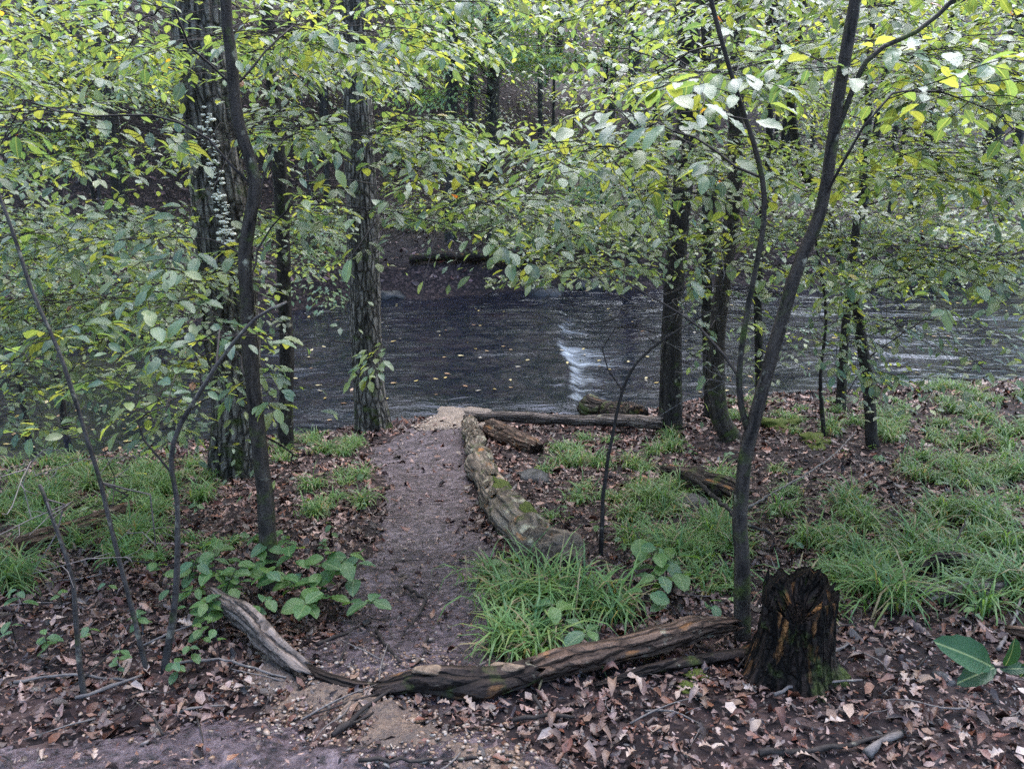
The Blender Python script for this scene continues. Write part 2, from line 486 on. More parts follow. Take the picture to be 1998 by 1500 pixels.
def tag(o, label=None, cat=None, group=None, kind=None):
    if label: o['label'] = label
    if cat: o['category'] = cat
    if group: o['group'] = group
    if kind: o['kind'] = kind
    return o

def empty(name, loc, label, cat, group=None):
    o = bpy.data.objects.new(name, None)
    COL.objects.link(o)
    o.location = [float(v) for v in loc]
    o.empty_display_size = 0.1
    return tag(o, label, cat, group)

def basis_matrix(P, X, Y, Z, s):
    X, Y, Z = [np.asarray(a) * s for a in (X, Y, Z)]
    return Matrix(((X[0], Y[0], Z[0], P[0]), (X[1], Y[1], Z[1], P[1]), (X[2], Y[2], Z[2], P[2]), (0, 0, 0, 1)))

def catmull(pts, step):
    P = np.asarray(pts, float)
    if len(P) < 3:
        n = max(2, int(np.linalg.norm(P[-1] - P[0]) / step) + 1)
        return P[0] + (P[-1] - P[0]) * np.linspace(0, 1, n)[:, None]
    Q = np.vstack([2 * P[0] - P[1], P, 2 * P[-1] - P[-2]])
    out = []
    for i in range(1, len(Q) - 2):
        p0, p1, p2, p3 = Q[i - 1], Q[i], Q[i + 1], Q[i + 2]
        n = max(1, int(np.linalg.norm((p2 - p1)[:3]) / step))
        t = np.linspace(0, 1, n, endpoint=False)[:, None]
        out.append(0.5 * (2 * p1 + (p2 - p0) * t + (2 * p0 - 5 * p1 + 4 * p2 - p3) * t ** 2 + (3 * p1 - p0 - 3 * p2 + p3) * t ** 3))
    out.append(P[-1:])
    return np.vstack(out)

def tube(path, radii, seg, disp=None, caps=True, up0=None):
    """rings along a path; disp(theta, s) multiplies the radius; returns V, tris, bark coords"""
    P = np.asarray(path, float); n = len(P)
    radii = np.broadcast_to(np.asarray(radii, float), (n,))
    T = nrm(np.gradient(P, axis=0))
    ref = np.array([0.0, 1.0, 0.0]) if abs(T[0, 1]) < 0.85 else np.array([0.0, 0.0, 1.0])
    if up0 is not None: ref = np.asarray(up0, float)
    A = np.zeros_like(P); a = nrm(ref - T[0] * ref.dot(T[0]))
    for i in range(n):
        a = a - T[i] * a.dot(T[i]); a = a / max(np.linalg.norm(a), 1e-9)
        A[i] = a
    B = np.cross(T, A)
    s = np.concatenate([[0], np.cumsum(np.linalg.norm(np.diff(P, axis=0), axis=1))])
    th = np.linspace(0, 2 * np.pi, seg, endpoint=False)
    R = radii[:, None] * np.ones((1, seg))
    if disp is not None:
        R = R * disp(th[None, :] + 0 * s[:, None], s[:, None] + 0 * th[None, :])
    V = P[:, None] + R[..., None] * (np.cos(th)[None, :, None] * A[:, None] + np.sin(th)[None, :, None] * B[:, None])
    r0 = radii.mean()
    bk = np.stack([np.cos(th)[None] * r0 + 0 * s[:, None], np.sin(th)[None] * r0 + 0 * s[:, None], s[:, None] + 0 * th[None]], -1).reshape(-1, 3)
    V = V.reshape(-1, 3)
    i = np.arange(n - 1)[:, None] * seg; j = np.arange(seg)[None]; j2 = (j + 1) % seg
    q = np.stack([i + j, i + j2, i + seg + j2, i + seg + j], -1).reshape(-1, 4)
    F = np.vstack([q[:, [0, 1, 2]], q[:, [0, 2, 3]]])
    if caps:
        c0, c1 = len(V), len(V) + 1
        V = np.vstack([V, P[:1], P[-1:]]); bk = np.vstack([bk, [[0, 0, 0]], [[0, 0, s[-1]]]])
        jj = np.arange(seg)
        F = np.vstack([F, np.stack([np.full(seg, c0), (jj + 1) % seg, jj], -1), np.stack([np.full(seg, c1), (n - 1) * seg + jj, (n - 1) * seg + (jj + 1) % seg], -1)])
    return V, F, bk

class MB:                                   # joins tubes into one mesh
    def __init__(self): self.V, self.F, self.B, self.n = [], [], [], 0
    def add(self, V, F, B):
        self.V.append(V); self.F.append(F + self.n); self.B.append(B); self.n += len(V)
    def mesh(self, name, mat, origin=(0, 0, 0)):
        return mesh_np(name, np.vstack(self.V) - np.asarray(origin), np.vstack(self.F), mat, {'bk': ('FLOAT_VECTOR', np.vstack(self.B))})

# ------------------------------------------------------------------ leaf shapes
def leaf_template(stations, widths, fold=0.10, droop=0.18, wav=0.0):
    t = np.asarray(stations); w = np.asarray(widths)
    mid = [[x, 0, -droop * x * x] for x in t]
    V = [mid[0]]; L = []; Rr = []; Mi = [0]
    for k in range(1, len(t) - 1):
        Mi.append(len(V)); V.append(mid[k])
        wv = wav * (1 if k % 2 else -1)
        L.append(len(V)); V.append([t[k] + 0.02, w[k], -droop * t[k] ** 2 + fold * w[k] * 2 + wv])
        Rr.append(len(V)); V.append([t[k] + 0.02, -w[k], -droop * t[k] ** 2 + fold * w[k] * 2 - wv * 0.6])
    Mi.append(len(V)); V.append(mid[-1])
    F = []
    for S, sg in ((L, 1), (Rr, -1)):
        def tri(a, b, c): F.append([a, b, c] if sg > 0 else [a, c, b])
        tri(Mi[0], Mi[1], S[0])
        for k in range(len(S) - 1):
            tri(Mi[k + 1], Mi[k + 2], S[k + 1]); tri(Mi[k + 1], S[k + 1], S[k])
        tri(Mi[len(S)], Mi[-1], S[-1])
    return np.array(V, float), np.array(F, int)

LEAF_MID = leaf_template([0, .2, .5, .78, 1], [0, .17, .25, .17, 0])
LEAF_FAR = leaf_template([0, .38, .72, 1], [0, .27, .2, 0])
LEAF_FOUR = (np.array([[0, 0, 0], [.42, .28, 0.05], [1, 0, -.16], [.42, -.28, 0.05], [.45, 0, -.04]], float), np.array([[0, 4, 1], [4, 2, 1], [0, 3, 4], [4, 3, 2]]))
LEAF_TINY = (np.array([[0, 0, 0], [.45, .28, 0.03], [1, 0, -.15], [.45, -.28, 0.03]], float), np.array([[0, 2, 1], [0, 3, 2]]))
def near_leaf(seed, wmul=1.0, curl=0.2):
    r = np.random.default_rng(seed)
    st = np.linspace(0, 1, 11)
    w = 0.26 * wmul * np.sin(np.pi * st ** 0.95) ** 0.75
    w[1:-1] += np.where(np.arange(9) % 2 == 0, 0.012, -0.010)
    V, F = leaf_template(st, w, 0.10 + 0.06 * r.random(), curl, 0.012)
    V[:, 2] += 0.02 * np.sin(V[:, 0] * 9 + r.random() * 6) * np.sign(V[:, 1])
    V[:, 1] += 0.06 * (r.random() - 0.5) * V[:, 0] ** 2
    return V, F
OAK = leaf_template([0, .14, .28, .40, .55, .68, .84, 1], [0, .17, .08, .26, .11, .27, .15, 0], 0.25, 0.1, 0.03)
CURL = leaf_template([0, .3, .68, 1], [0, .24, .22, 0], 0.7, 0.4, 0.07)
FLATL = leaf_template([0, .28, .7, 1], [0, .24, .24, 0], 0.15, -0.25, 0.08)

def leaf_mesh(name, tmpl, P, X, N, s, col, mat, origin=(0, 0, 0), wmul=None):
    TV, TF = tmpl
    n, k = len(P), len(TV)
    X = nrm(X); Y = nrm(np.cross(N, X)); Z = np.cross(X, Y)
    s = np.asarray(s)[:, None, None]
    wv = np.ones(n) if wmul is None else wmul
    V = P[:, None] + s * (TV[None, :, 0, None] * X[:, None] + (TV[None, :, 1] * wv[:, None])[..., None] * Y[:, None] + TV[None, :, 2, None] * Z[:, None])
    V = V.reshape(-1, 3) - np.asarray(origin)
    F = (TF[None] + (np.arange(n) * k)[:, None, None]).reshape(-1, 3)
    C = np.repeat(np.c_[col, np.ones(n)], k, axis=0)
    LC = np.tile(np.c_[TV[:, 0], TV[:, 1], np.zeros(k)], (n, 1))
    return mesh_np(name, V, F, mat, {'col': ('FLOAT_COLOR', C), 'lc': ('FLOAT_VECTOR', LC)})

GREENS = np.array([[.074, .126, .060], [.104, .155, .062], [.132, .175, .060], [.056, .112, .070], [.082, .138, .084], [.152, .188, .066]])
def leaf_cols(n, yellow=0.4, tint=1.0):
    w = np.array([1.0, 1.0, 1.6 * yellow, 1 - yellow, 1 - 0.5 * yellow, 1.2 * yellow]); w /= w.sum()
    c = GREENS[rng.choice(6, n, p=w)] * rng.uniform(0.75, 1.25, (n, 1)) * tint
    odd = rng.random(n) < 0.002
    c[odd] = np.array([0.38, 0.26, 0.05])
    odd = rng.random(n) < 0.001
    c[odd] = np.array([0.26, 0.09, 0.03])
    return c

BROWNS = np.array([[.12, .066, .046], [.17, .098, .066], [.27, .185, .14], [.11, .038, .024], [.040, .026, .026], [.20, .135, .112], [.075, .047, .044], [.16, .066, .034], [.33, .25, .21]])
def brown_cols(n, p=None):
    c = BROWNS[rng.choice(len(BROWNS), n, p=p)] * rng.uniform(0.25, 1.25, (n, 1)) * np.array([0.66, 0.57, 0.60])
    return c

# ================================================================== THE SETTING
nx, ny = len(gx), len(gy)
idx = np.arange(nx * ny).reshape(ny, nx)
quad = np.stack([idx[:-1, :-1], idx[:-1, 1:], idx[1:, 1:], idx[1:, :-1]], -1).reshape(-1, 4)
ground = link('ground', mesh_np('ground', np.stack([GX, GY, GZ], -1).reshape(-1, 3), quad, M['ground']))
tag(ground, 'leaf strewn forest floor sloping down to the stream and up the far hill', 'ground', kind='structure')

def sheet(name, mask, mat, x0, x1, y0, y1, st, lift, label, cat, hfun=height):
    ax, ay = np.arange(x0, x1, st), np.arange(y0, y1, st)
    X, Y = np.meshgrid(ax, ay)
    m = mask(X, Y)
    Z = hfun(X, Y) + lift * np.clip(m / 0.08, -1.4, 1.0) + 0.012 * fbm(X * 6, Y * 6, 40, 5, 0.65)
    nX = len(ax)
    id_ = np.arange(X.size).reshape(X.shape)
    q = np.stack([id_[:-1, :-1], id_[:-1, 1:], id_[1:, 1:], id_[1:, :-1]], -1).reshape(-1, 4)
    keep = (m.ravel()[q] > -0.11).any(1)
    q = q[keep]
    used, inv = np.unique(q, return_inverse=True)
    V = np.stack([X, Y, Z], -1).reshape(-1, 3)[used]
    o = link(name, mesh_np(name, V, inv.reshape(-1, 4), mat))
    return tag(o, label, cat, kind='structure')

GS[:] = GZ + np.maximum(0.0, np.where((GY < 9.6) & (GY > 0.1), path_lift(GX, GY), 0.0))
sheet('footpath', path_mask, M['path'], -6.5, 3.2, 0.2, 9.5, 0.035, 0.022, 'bare purplish dirt footpath leading down to the water', 'path')

def gravel_front(x, y):
    cx = np.interp(y, [1.6, 2.25], [-0.12, -0.55])
    return np.minimum(0.24 - np.abs(x - cx) * 0.9, np.minimum(y - 1.72, 2.3 - y)) * 0.7 + 0.26 * fbm(x * 3.4, y * 3.4, 31, 6, 0.7)
sheet('gravel_patch', gravel_front, M['gravel_orange'], -1.2, 0.6, 1.4, 2.5, 0.02, 0.029, 'orange gravelly soil washed out in front of the fallen log', 'gravel')
def gravel_shore(x, y):
    return np.minimum(0.36 - np.abs(x + 0.62 - 0.1 * (y - 8.8)), np.minimum(y - 8.0, 9.62 - y)) + 0.2 * fbm(x * 3, y * 3, 33, 5, .6)
def hshore(x, y):
    return np.maximum(height(x, y), 0.012)
sheet('gravel_patch', gravel_shore, M['gravel_tan'], -1.5, 0.3, 7.7, 10.0, 0.04, 0.045, 'pale tan gravel spit at the water edge where the path ends', 'gravel', hshore)

# stream ------------------------------------------------------------
wx = grid_axis([(-60, -14, 2), (-14, -2, 0.16), (-2, 6, 0.055), (6, 14, 0.16), (14, 61, 2)])
wy = grid_axis([(2, 7, 0.4), (7, 19.5, 0.06), (19.5, 34, 0.5)])
WX, WY = np.meshgrid(wx, wy)
LEDGE = [(W(px, py, 11.9 + dy)[0], W(px, py, 11.9 + dy)[1]) for px, py, dy in ()]
led_px = [(1105, 800), (1112, 770), (1108, 730), (1098, 700), (1085, 672), (1092, 650), (1100, 625), (1085, 600)]
led = np.array([(ray(px, py)[0] * t, ray(px, py)[1] * t) for px, py in led_px for t in [CAM_Z / -ray(px, py)[2]]])
o_ = np.argsort(led[:, 1]); led = led[o_]
led2_px = [(1690, 790), (1700, 750), (1690, 715), (1735, 680), (1760, 640)]
led2 = np.array([(ray(px, py)[0] * t, ray(px, py)[1] * t) for px, py in led2_px for t in [CAM_Z / -ray(px, py)[2]]])
led2 = led2[np.argsort(led2[:, 1])]
def ledge_d(L, x, y):
    c = np.interp(y, L[:, 1], L[:, 0]) + 0.10 * fbm(y * 2.6, y * 0 + 1, 51, 3)
    fade = sstep(L[0, 1] - 0.6, L[0, 1] + 0.3, y) * (1 - sstep(L[-1, 1] - 0.6, L[-1, 1] + 0.6, y))
    return x - c, fade
d1, f1 = ledge_d(led, WX, WY)
d2, f2 = ledge_d(led2, WX, WY)
WZ = 0.085 * (1 - sstep(-0.05, 0.22, d1)) * f1 * (1 - 0.9 * sstep(1.5, 5.0, -d1)) + 0.02 * f1 * np.exp(-((d1 - 0.32) / 0.12) ** 2)
WZ = WZ + 0.05 * (1 - sstep(-0.05, 0.2, d2)) * f2 * (1 - sstep(0.5, 2.0, -d2))
st_ = fbm(WX * 0.9 + 0.4 * fbm(WX, WY, 67, 2), WY * 2.4, 61, 2) * 0.022 + fbm(WX * 1.6 + WY * 0.4, WY * 4.2, 62, 2) * 0.020
turb = f1 * np.exp(-np.clip(d1, 0, None) / 1.0) * (d1 > -0.2)
calm = np.clip(sstep(-3.2, -5.0, WX) + sstep(6.5, 9, WX) * sstep(13, 16, WY) * 0.6, 0, 1)
WZ = WZ + st_ * (1 - 0.75 * calm) * (0.55 + 0.6 * sstep(0.3, 0.7, vnoise(WX * 0.5, WY * 0.7, 69))) + 0.022 * turb * fbm(WX * 5, WY * 9, 63, 3)
foam = np.clip(f1 * np.exp(-np.clip(d1, 0, None) / 0.6) * sstep(-0.06, 0.05, d1) * (0.30 + 1.2 * np.clip(fbm(WX * 0.4, WY * 2.4, 64, 3) + 0.35, 0, 1)), 0, 1)
lw = f1 * np.exp(-((WY - 11.4) / 2.2) ** 2)
foam = np.clip(foam * (0.35 + 0.9 * lw), 0, 1)
foam = np.maximum(foam, 0.55 * f2 * np.exp(-np.clip(d2, 0, None) / 0.25) * sstep(-0.06, 0.04, d2) * np.clip(fbm(WX * 2, WY * 3.4, 66, 3) + 0.3, 0, 1))
id_ = np.arange(WX.size).reshape(WX.shape)
q = np.stack([id_[:-1, :-1], id_[:-1, 1:], id_[1:, 1:], id_[1:, :-1]], -1).reshape(-1, 4)
hw = height(WX, WY).ravel()
q = q[(hw[q] < WZ.ravel()[q] + 0.12).any(1)]
used, inv = np.unique(q, return_inverse=True)
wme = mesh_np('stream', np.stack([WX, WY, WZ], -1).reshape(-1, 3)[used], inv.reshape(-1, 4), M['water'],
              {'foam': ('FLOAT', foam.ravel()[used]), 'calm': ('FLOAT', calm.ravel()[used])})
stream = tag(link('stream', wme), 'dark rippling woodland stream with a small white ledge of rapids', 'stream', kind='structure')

# ================================================================== TREES
def trunk_disp(seed, furrow, lobes, flare, r):
    def f(th, s):
        u = np.cos(th) * 3 + 7 * seed; v = np.sin(th) * 3 + s * 0.35
        big = 1 + 0.10 * fbm(u * 0.5, v * 0.5 + s * 0.6, seed, 2)
        k = 2 * np.pi * r * 26
        fur = furrow * (np.abs(fbm(np.cos(th) * k / 6.28 + s * 0.25 * fbm(s * 3, s * 0, seed, 2), np.sin(th) * k / 6.28 + s * 1.3, seed + 3, 3)) - 0.3)
        fl = flare * np.exp(-s / 0.16) * (1 + 0.35 * np.cos(lobes * th + seed)) + flare * 0.22 * np.exp(-s / 0.6)
        return big + fur + fl
    return f

CLEAR = [(350, 430, -60, 90, .9), (360, 445, 90, 260, .62), (380, 470, 205, 480, .95), (395, 520, 560, 900, .4), (690, 755, 400, 620, .9), (690, 760, 770, 860, 1.), (535, 572, 250, 560, .75), (560, 690, 560, 860, .8), (760, 1290, 560, 1000, .97), (760, 960, 440, 560, .8),
         (700, 1000, 800, 1500, 1.), (420, 1998, 1000, 1500, 1.), (1290, 1345, 480, 830, .8), (940, 975, 140, 270, .9), (665, 740, 200, 400, .78), (670, 715, -20, 70, .6), (1300, 1350, 200, 480, .55), (1418, 1450, 150, 520, .6), (515, 560, -20, 250, .45), (0, 330, 160, 330, .35), (1700, 1998, 560, 720, .6), (0, 300, 660, 800, .2), (1395, 1450, 520, 860, .7), (1490, 1600, 430, 800, .5), (0, 420, 880, 1500, .85), (1480, 1998, 800, 1000, .85), (1000, 1110, 60, 240, .5),
         (140, 330, 200, 330, .55), (270, 380, 330, 420, .6)]
def clear_zones(P, X, N, s, c, own):               # the gaps between the leaf sprays
    px, py, f = to_px(P)
    ok = np.ones(len(P), bool)
    for x0, x1, y0, y1, p in CLEAR:
        inside = (px > x0) & (px < x1) & (py > y0) & (py < y1) & (f < 14)
        ok &= ~(inside & (rng.random(len(P)) < p))
    return P[ok], X[ok], N[ok], s[ok], c[ok], own[ok]

TREES = []
class Tree:
    def __init__(self, label, stems, mat='bark', near=True, cat='tree', name='tree', group=None, yellow=0.4, seg=18, furrow=0.0, flare=0.5, leafmat='leaf', lobes=4):
        """stems: list of (world path Nx3, base radius, top radius)"""
        self.base = np.asarray(stems[0][0][0], float)
        self.root = empty(name, self.base, label, cat, group)
        self.stems = []
        self.leaf = []; self.yellow = yellow; self.leafmat = leafmat; self.near = near
        self.bmat = mat; self.limbs = []; self.bobs = []; self.phase = rng.uniform(0, 1)
        for k, (pts, r0, r1) in enumerate(stems):
            pts = np.asarray(pts, float).copy()
            if k == 0:
                pts = np.vstack([pts[0] - np.array([0, 0, 0.15]), pts])
            step = 0.05 if near else 0.35
            path = catmull(pts, step)
            n = len(path)
            u = np.linspace(0, 1, n)
            if near:
                path[:, 0] += 0.012 * fbm(u * 14, u * 0 + k, 70 + len(TREES), 3) * min(1, r0 * 25)
            rad = r0 + (r1 - r0) * u ** 0.8
            rad = rad * (1 + 0.07 * fbm(u * 22, u * 0 + 4.0 + k, 90 + len(TREES), 2))
            if len(stems) == 1 or k == 0:
                pass
            V, F, B = tube(path, rad, seg if k == 0 else max(8, seg - 4), trunk_disp(3 + len(TREES), furrow, lobes, flare if k == 0 else 0.0, r0) if near else None)
            o = link('trunk' if k == 0 else 'stem', None, self.root) if False else None
            me = mesh_np('trunk', V - self.base, F, M[mat], {'bk': ('FLOAT_VECTOR', B)})
            o = link('trunk' if k == 0 else 'stem', me, self.root)
            self.stems.append((path, rad))
        TREES.append(self)

    def attach(self, z, target):
        """trunk point at height z on the stem nearest to the target"""
        best = None
        for path, rad in self.stems:
            i = int(np.argmin(np.abs(path[:, 2] - z)))
            d = np.linalg.norm(path[i, :2] - np.asarray(target)[:2]) + 2.0 * abs(path[i, 2] - z)
            if best is None or d < best[0]:
                best = (d, path[i], rad[i])
        return best[1], best[2]

    def shelf(self, z, step):
        return (round((z - self.phase) / step) * step) + self.phase + rng.normal(0, 0.05 * step / 0.4)

    def limb(self, target, leafy, size, fine=True, rise=0.14, yaw=0.6, droop=0.12, start=None, dens=1.0, bare=False, tone=1.0):
        target = np.asarray(target, float)
        rough, _ = self.attach(target[2], target)
        hd = np.linalg.norm(target[:2] - rough[:2])
        if start is None:
            A, ra = self.attach(max(target[2] - rise * hd + rng.uniform(-0.3, 0.15), self.base[2] + 0.75), target)
        else:
            A, ra = np.asarray(start, float), 0.02
        if start is None and self.limbs and self.near:
            LP = np.vstack(self.limbs)
            dd = np.linalg.norm(LP[:, :3] - target, axis=1) + np.where(LP[:, 2] > target[2] + 0.15, 0.6, 0.0)
            k = int(np.argmin(dd))
            if dd[k] < max(0.5, 0.75 * np.linalg.norm(A - target)) and dd[k] < 1.8:
                A = LP[k, :3]; ra = LP[k, 3] * 1.4
        dirh = target[:2] - A[:2]; L0 = np.linalg.norm(dirh)
        if L0 < 1e-3: dirh = np.array([1.0, 0]); L0 = 0.3
        ang = math.atan2(dirh[1], dirh[0]) + rng.uniform(-yaw, yaw)
        D = np.array([math.cos(ang), math.sin(ang), rng.uniform(-0.16, 0.10)]); D = nrm(D)
        S = target - D * leafy * 0.5
        E = target + D * leafy * 0.5 - np.array([0, 0, droop * leafy])
        mid = 0.5 * (A + S) + np.array([0, 0, 0.10 * np.linalg.norm(S - A)]) + rng.normal(0, 0.05, 3)
        path = catmull([A, mid, S, target, E], 0.09 if fine else 0.2 if self.near else 0.45)
        n = len(path)
        s = np.concatenate([[0], np.cumsum(np.linalg.norm(np.diff(path, axis=0), axis=1))])
        Lt = s[-1]
        path[1:] += np.c_[rng.normal(0, 0.009, (n - 1, 2)), rng.normal(0, 0.008, n - 1)]
        r0 = min(0.6 * ra, 0.0022 + 0.0024 * Lt)
        rad = r0 + (0.0013 - r0) * (s / Lt) ** 0.7
        cut = (s < Lt - 0.3 * leafy) & (s > 0.25 * Lt)
        if cut.any(): self.limbs.append(np.c_[path[cut], rad[cut]])
        mb = MB()
        mb.add(*tube(path, rad, 5 if fine else 4 if self.near else 3, caps=False))
        def at(t):
            return np.array([np.interp(t, s, path[:, i]) for i in range(3)])
        T_all = nrm(np.gradient(path, axis=0))
        up = nrm(np.array([rng.normal(0, 0.12), rng.normal(-0.06, 0.12), 1.0]))
        P, X, N = [], [], []
        gap = (0.062 if fine else 0.095) / dens * (size / 0.085)
        def leaves_on(p0, T, L, first):
            k = max(2, int(L / gap))
            t = np.linspace(first, 1, k)
            sg = np.where(np.arange(k) % 2, 1.0, -1.0)[:, None]
            x = T * rng.uniform(0.35, 0.75, (k, 1)) + np.cross(up, T) * sg
            x[-1] = T
            P.append(p0 + T * L * t[:, None]); X.append(nrm(x))
        t0 = max(0.1 * Lt, Lt - leafy * 1.05)
        t = t0; sd = 1 if rng.random() < 0.5 else -1
        while t < Lt:
            u = (t - t0) / max(Lt - t0, 1e-3)
            p = at(t); T = np.array([np.interp(t, s, T_all[:, i]) for i in range(3)]); T = nrm(T)
            side = nrm(np.cross(up, T)) * sd; sd = -sd
            L = leafy * (0.52 - 0.40 * u) * rng.uniform(0.7, 1.25)
            d = nrm(T * rng.uniform(0.55, 0.95) + side + np.array([0, 0, rng.uniform(-0.14, 0.08)]))
            q = p + d * L * 0.5 + rng.normal(0, 0.01, 3); e = p + d * L - np.array([0, 0, 0.12 * L])
            if self.near: mb.add(*tube(np.array([p, q, e]), [0.0022, 0.0016, 0.0010], 3, caps=False))
            if not bare:
                leaves_on(p, nrm(q - p), L * 0.5, 0.35); leaves_on(q, nrm(e - q), L * 0.5, 0.2)
            t += (0.085 if fine else 0.13) * rng.uniform(0.7, 1.3) / dens
        if not bare:
            leaves_on(at(Lt - leafy * 0.25), nrm(E - at(Lt - leafy * 0.25)), leafy * 0.25, 0.1)
        me = mb.mesh('branch', M['twig_pale' if bare and rng.random() < 0.8 else 'twig'], self.base)
        bob = link('branch', me, self.root)
        if not P: return
        P = np.vstack(P); X = np.vstack(X); n = len(P)
        X = nrm(X + np.c_[rng.normal(0, 0.13, (n, 2)), rng.normal(-0.16, 0.20, n)])
        N = nrm(up + rng.normal(0, 0.22, (n, 3)))
        sz = size * rng.uniform(0.62, 1.25, n)
        yel = np.clip(self.yellow + rng.normal(0, 0.22), 0, 1)
        c = leaf_cols(n, yel, tone)
        self.leaf.append((P + X * 0.012, X, N, sz, c)); self.bobs.append((bob, n))

    def finish(self, singles=0):
        if not self.leaf: return
        P, X, N, s, c = [np.concatenate([l[i] for l in self.leaf]) for i in range(5)]
        own = np.concatenate([np.full(n_, k_) for k_, (b_, n_) in enumerate(self.bobs)] + [np.full(max(0, len(P) - sum(n_ for b_, n_ in self.bobs)), -1)]).astype(float)
        P, X, N, s, c, own = clear_zones(P, X, N, s, c, own)
        rest = np.ones(len(P), bool)
        if singles:
            px, py, f = to_px(P)
            big = s / np.maximum(f, 0.3)
            big[(px < 0) | (px > 1998) | (py < 0) | (py > 1500) | (f < 0.3)] = 0
            o_ = np.argsort(-big)[:singles]
            o_ = o_[big[o_] > 0]
            rest[o_] = False
            Xn = nrm(X); Y = nrm(np.cross(N, Xn)); Z = np.cross(Xn, Y)
            for i in o_:
                ob = bpy.data.objects.new('leaf', NEAR_LEAVES[int(rng.integers(len(NEAR_LEAVES)))])
                COL.objects.link(ob); ob.parent = self.bobs[int(own[i])][0]
                ob.matrix_local = basis_matrix(P[i] - self.base, Xn[i], Y[i], Z[i], s[i])
        tm = (LEAF_MID if self in NEAR_T else LEAF_FAR) if self.near else LEAF_TINY
        me = leaf_mesh('crown', tm, P[rest], X[rest], N[rest], s[rest], c[rest], M[self.leafmat], self.base, rng.uniform(0.8, 1.2, rest.sum()))
        tag(link('crown', me, self.root), kind='stuff')

NEAR_LEAVES = []
for k in range(20):
    tv, tf = near_leaf(100 + k, 0.85 + 0.3 * ((k * 7) % 10) / 10, 0.08 + 0.3 * ((k * 3) % 10) / 10)
    cc = leaf_cols(1, [0.1, 0.3, 0.5, 0.7][k % 4])
    NEAR_LEAVES.append(mesh_np('leaf', tv, tf, M['leaf'], {'col': ('FLOAT_COLOR', np.tile(np.r_[cc[0], 1], (len(tv), 1))), 'lc': ('FLOAT_VECTOR', np.c_[tv[:, 0], tv[:, 1], 0 * tv[:, 0]])}))

def px_stem(pts, lean=0.0, up=3.0, Y=None):
    """pixel polyline (base first) -> world path at the base's ground distance, continued upward"""
    b = G(*pts[0]) if Y is None else W(*pts[0], Y)
    P = [b]
    for k, (px, py) in enumerate(pts[1:]):
        P.append(W(px, py, b[1] + lean * (k + 1) / max(1, len(pts) - 1)))
    P = np.array(P)
    if up:
        d = nrm(P[-1] - P[-2]); d[2] = max(d[2], 0.9); d = nrm(d)
        P = np.vstack([P, P[-1] + d * up * 0.5 , P[-1] + d * up + np.array([0.1, 0.05, 0])])
    return P

def rad_px(w, P):
    return 0.5 * w / FPX * np.linalg.norm(P - np.array([0, 0, CAM_Z]))

def main_tree(label, stems, **kw):
    out = []
    for i, s in enumerate(stems):
        pts, w0, w1 = s[:3]
        o = s[3] if len(s) > 3 else {}
        Yv = None
        if i > 0:
            o = dict(o)
            if 'Y' not in o: o['Y'] = out[0][0][0][1]
        P = px_stem(pts, **o)
        out.append((P, rad_px(w0, P[0]), rad_px(w1, P[0]) * 0.85))
    return Tree(label, out, **kw)

T_oak = main_tree('thick furrowed trunk at left with a white streak of bracket fungi', [([(462, 925), (462, 800), (452, 640), (438, 460), (412, 250), (385, 0)], 92, 70, dict(up=6))], mat='bark_big', seg=64, furrow=0.30, flare=0.32, yellow=0.5)
T_bend = main_tree('mossy slender tree with a kinked trunk in front of the thick trunk', [([(528, 1150), (515, 960), (500, 800), (487, 640), (482, 500), (496, 345), (466, 240), (450, 100), (440, -20)], 34, 9, dict(up=1.2))], mat='bark_moss', seg=22, furrow=0.10, flare=0.25, yellow=0.35)
T_straight = main_tree('straight thin dark tree right of the kinked one', [([(557, 880), (560, 750), (553, 500), (540, 250), (520, 0)], 26, 20, dict(up=4))], mat='bark', seg=18, flare=0.3, yellow=0.6)
T_path = main_tree('sturdy grey trunk at the foot of the dirt path', [([(728, 840), (716, 700), (708, 450), (698, 220), (690, 0)], 60, 44, dict(up=6))], mat='bark_big', seg=48, furrow=0.16, flare=0.45, yellow=0.5)
T_water = main_tree('straight dark trunk on the bank behind the waterside log', [([(1308, 838), (1310, 640), (1328, 400), (1340, 200), (1345, 0)], 40, 30, dict(up=5))], mat='bark', seg=26, furrow=0.08, flare=0.35, yellow=0.45)
T_curve = main_tree('dark tree with a curved swept base right of the waterside trunk', [([(1425, 855), (1402, 800), (1398, 680), (1412, 550), (1432, 380), (1438, 180), (1442, 0)], 32, 20, dict(up=4))], mat='bark_moss', seg=20, flare=0.6, yellow=0.45)
T_slim = main_tree('slim upright tree close beside the curved one by the water', [([(1386, 815), (1383, 700), (1378, 520), (1388, 350), (1380, 100)], 22, 14, dict(up=4))], mat='bark', seg=14, flare=0.3, yellow=0.5)
T_fork = main_tree('forked leaning tree rising beside the rotten stump', [
    ([(1452, 1250), (1448, 1120), (1441, 1000), (1452, 900), (1472, 820), (1500, 720), (1550, 535), (1600, 420), (1622, 290), (1640, 160), (1668, 0)], 29, 13, dict(up=1.2)),
    ([(1462, 850), (1442, 760), (1455, 620), (1490, 430), (1478, 310), (1440, 190), (1395, 30)], 12, 5, dict(up=1.2)),
    ([(1626, 275), (1690, 120), (1760, 75), (1830, 30)], 10, 5, dict(up=0.8))], mat='bark_moss', seg=20, furrow=0.10, flare=0.2, yellow=0.45)
T_bow = main_tree('thin bowed black sapling between forked tree and right edge', [([(1702, 870), (1694, 760), (1672, 600), (1640, 500), (1616, 430), (1560, 300), (1540, 180)], 22, 10, dict(up=1.5))], mat='bark', seg=14, flare=0.2, yellow=0.3)
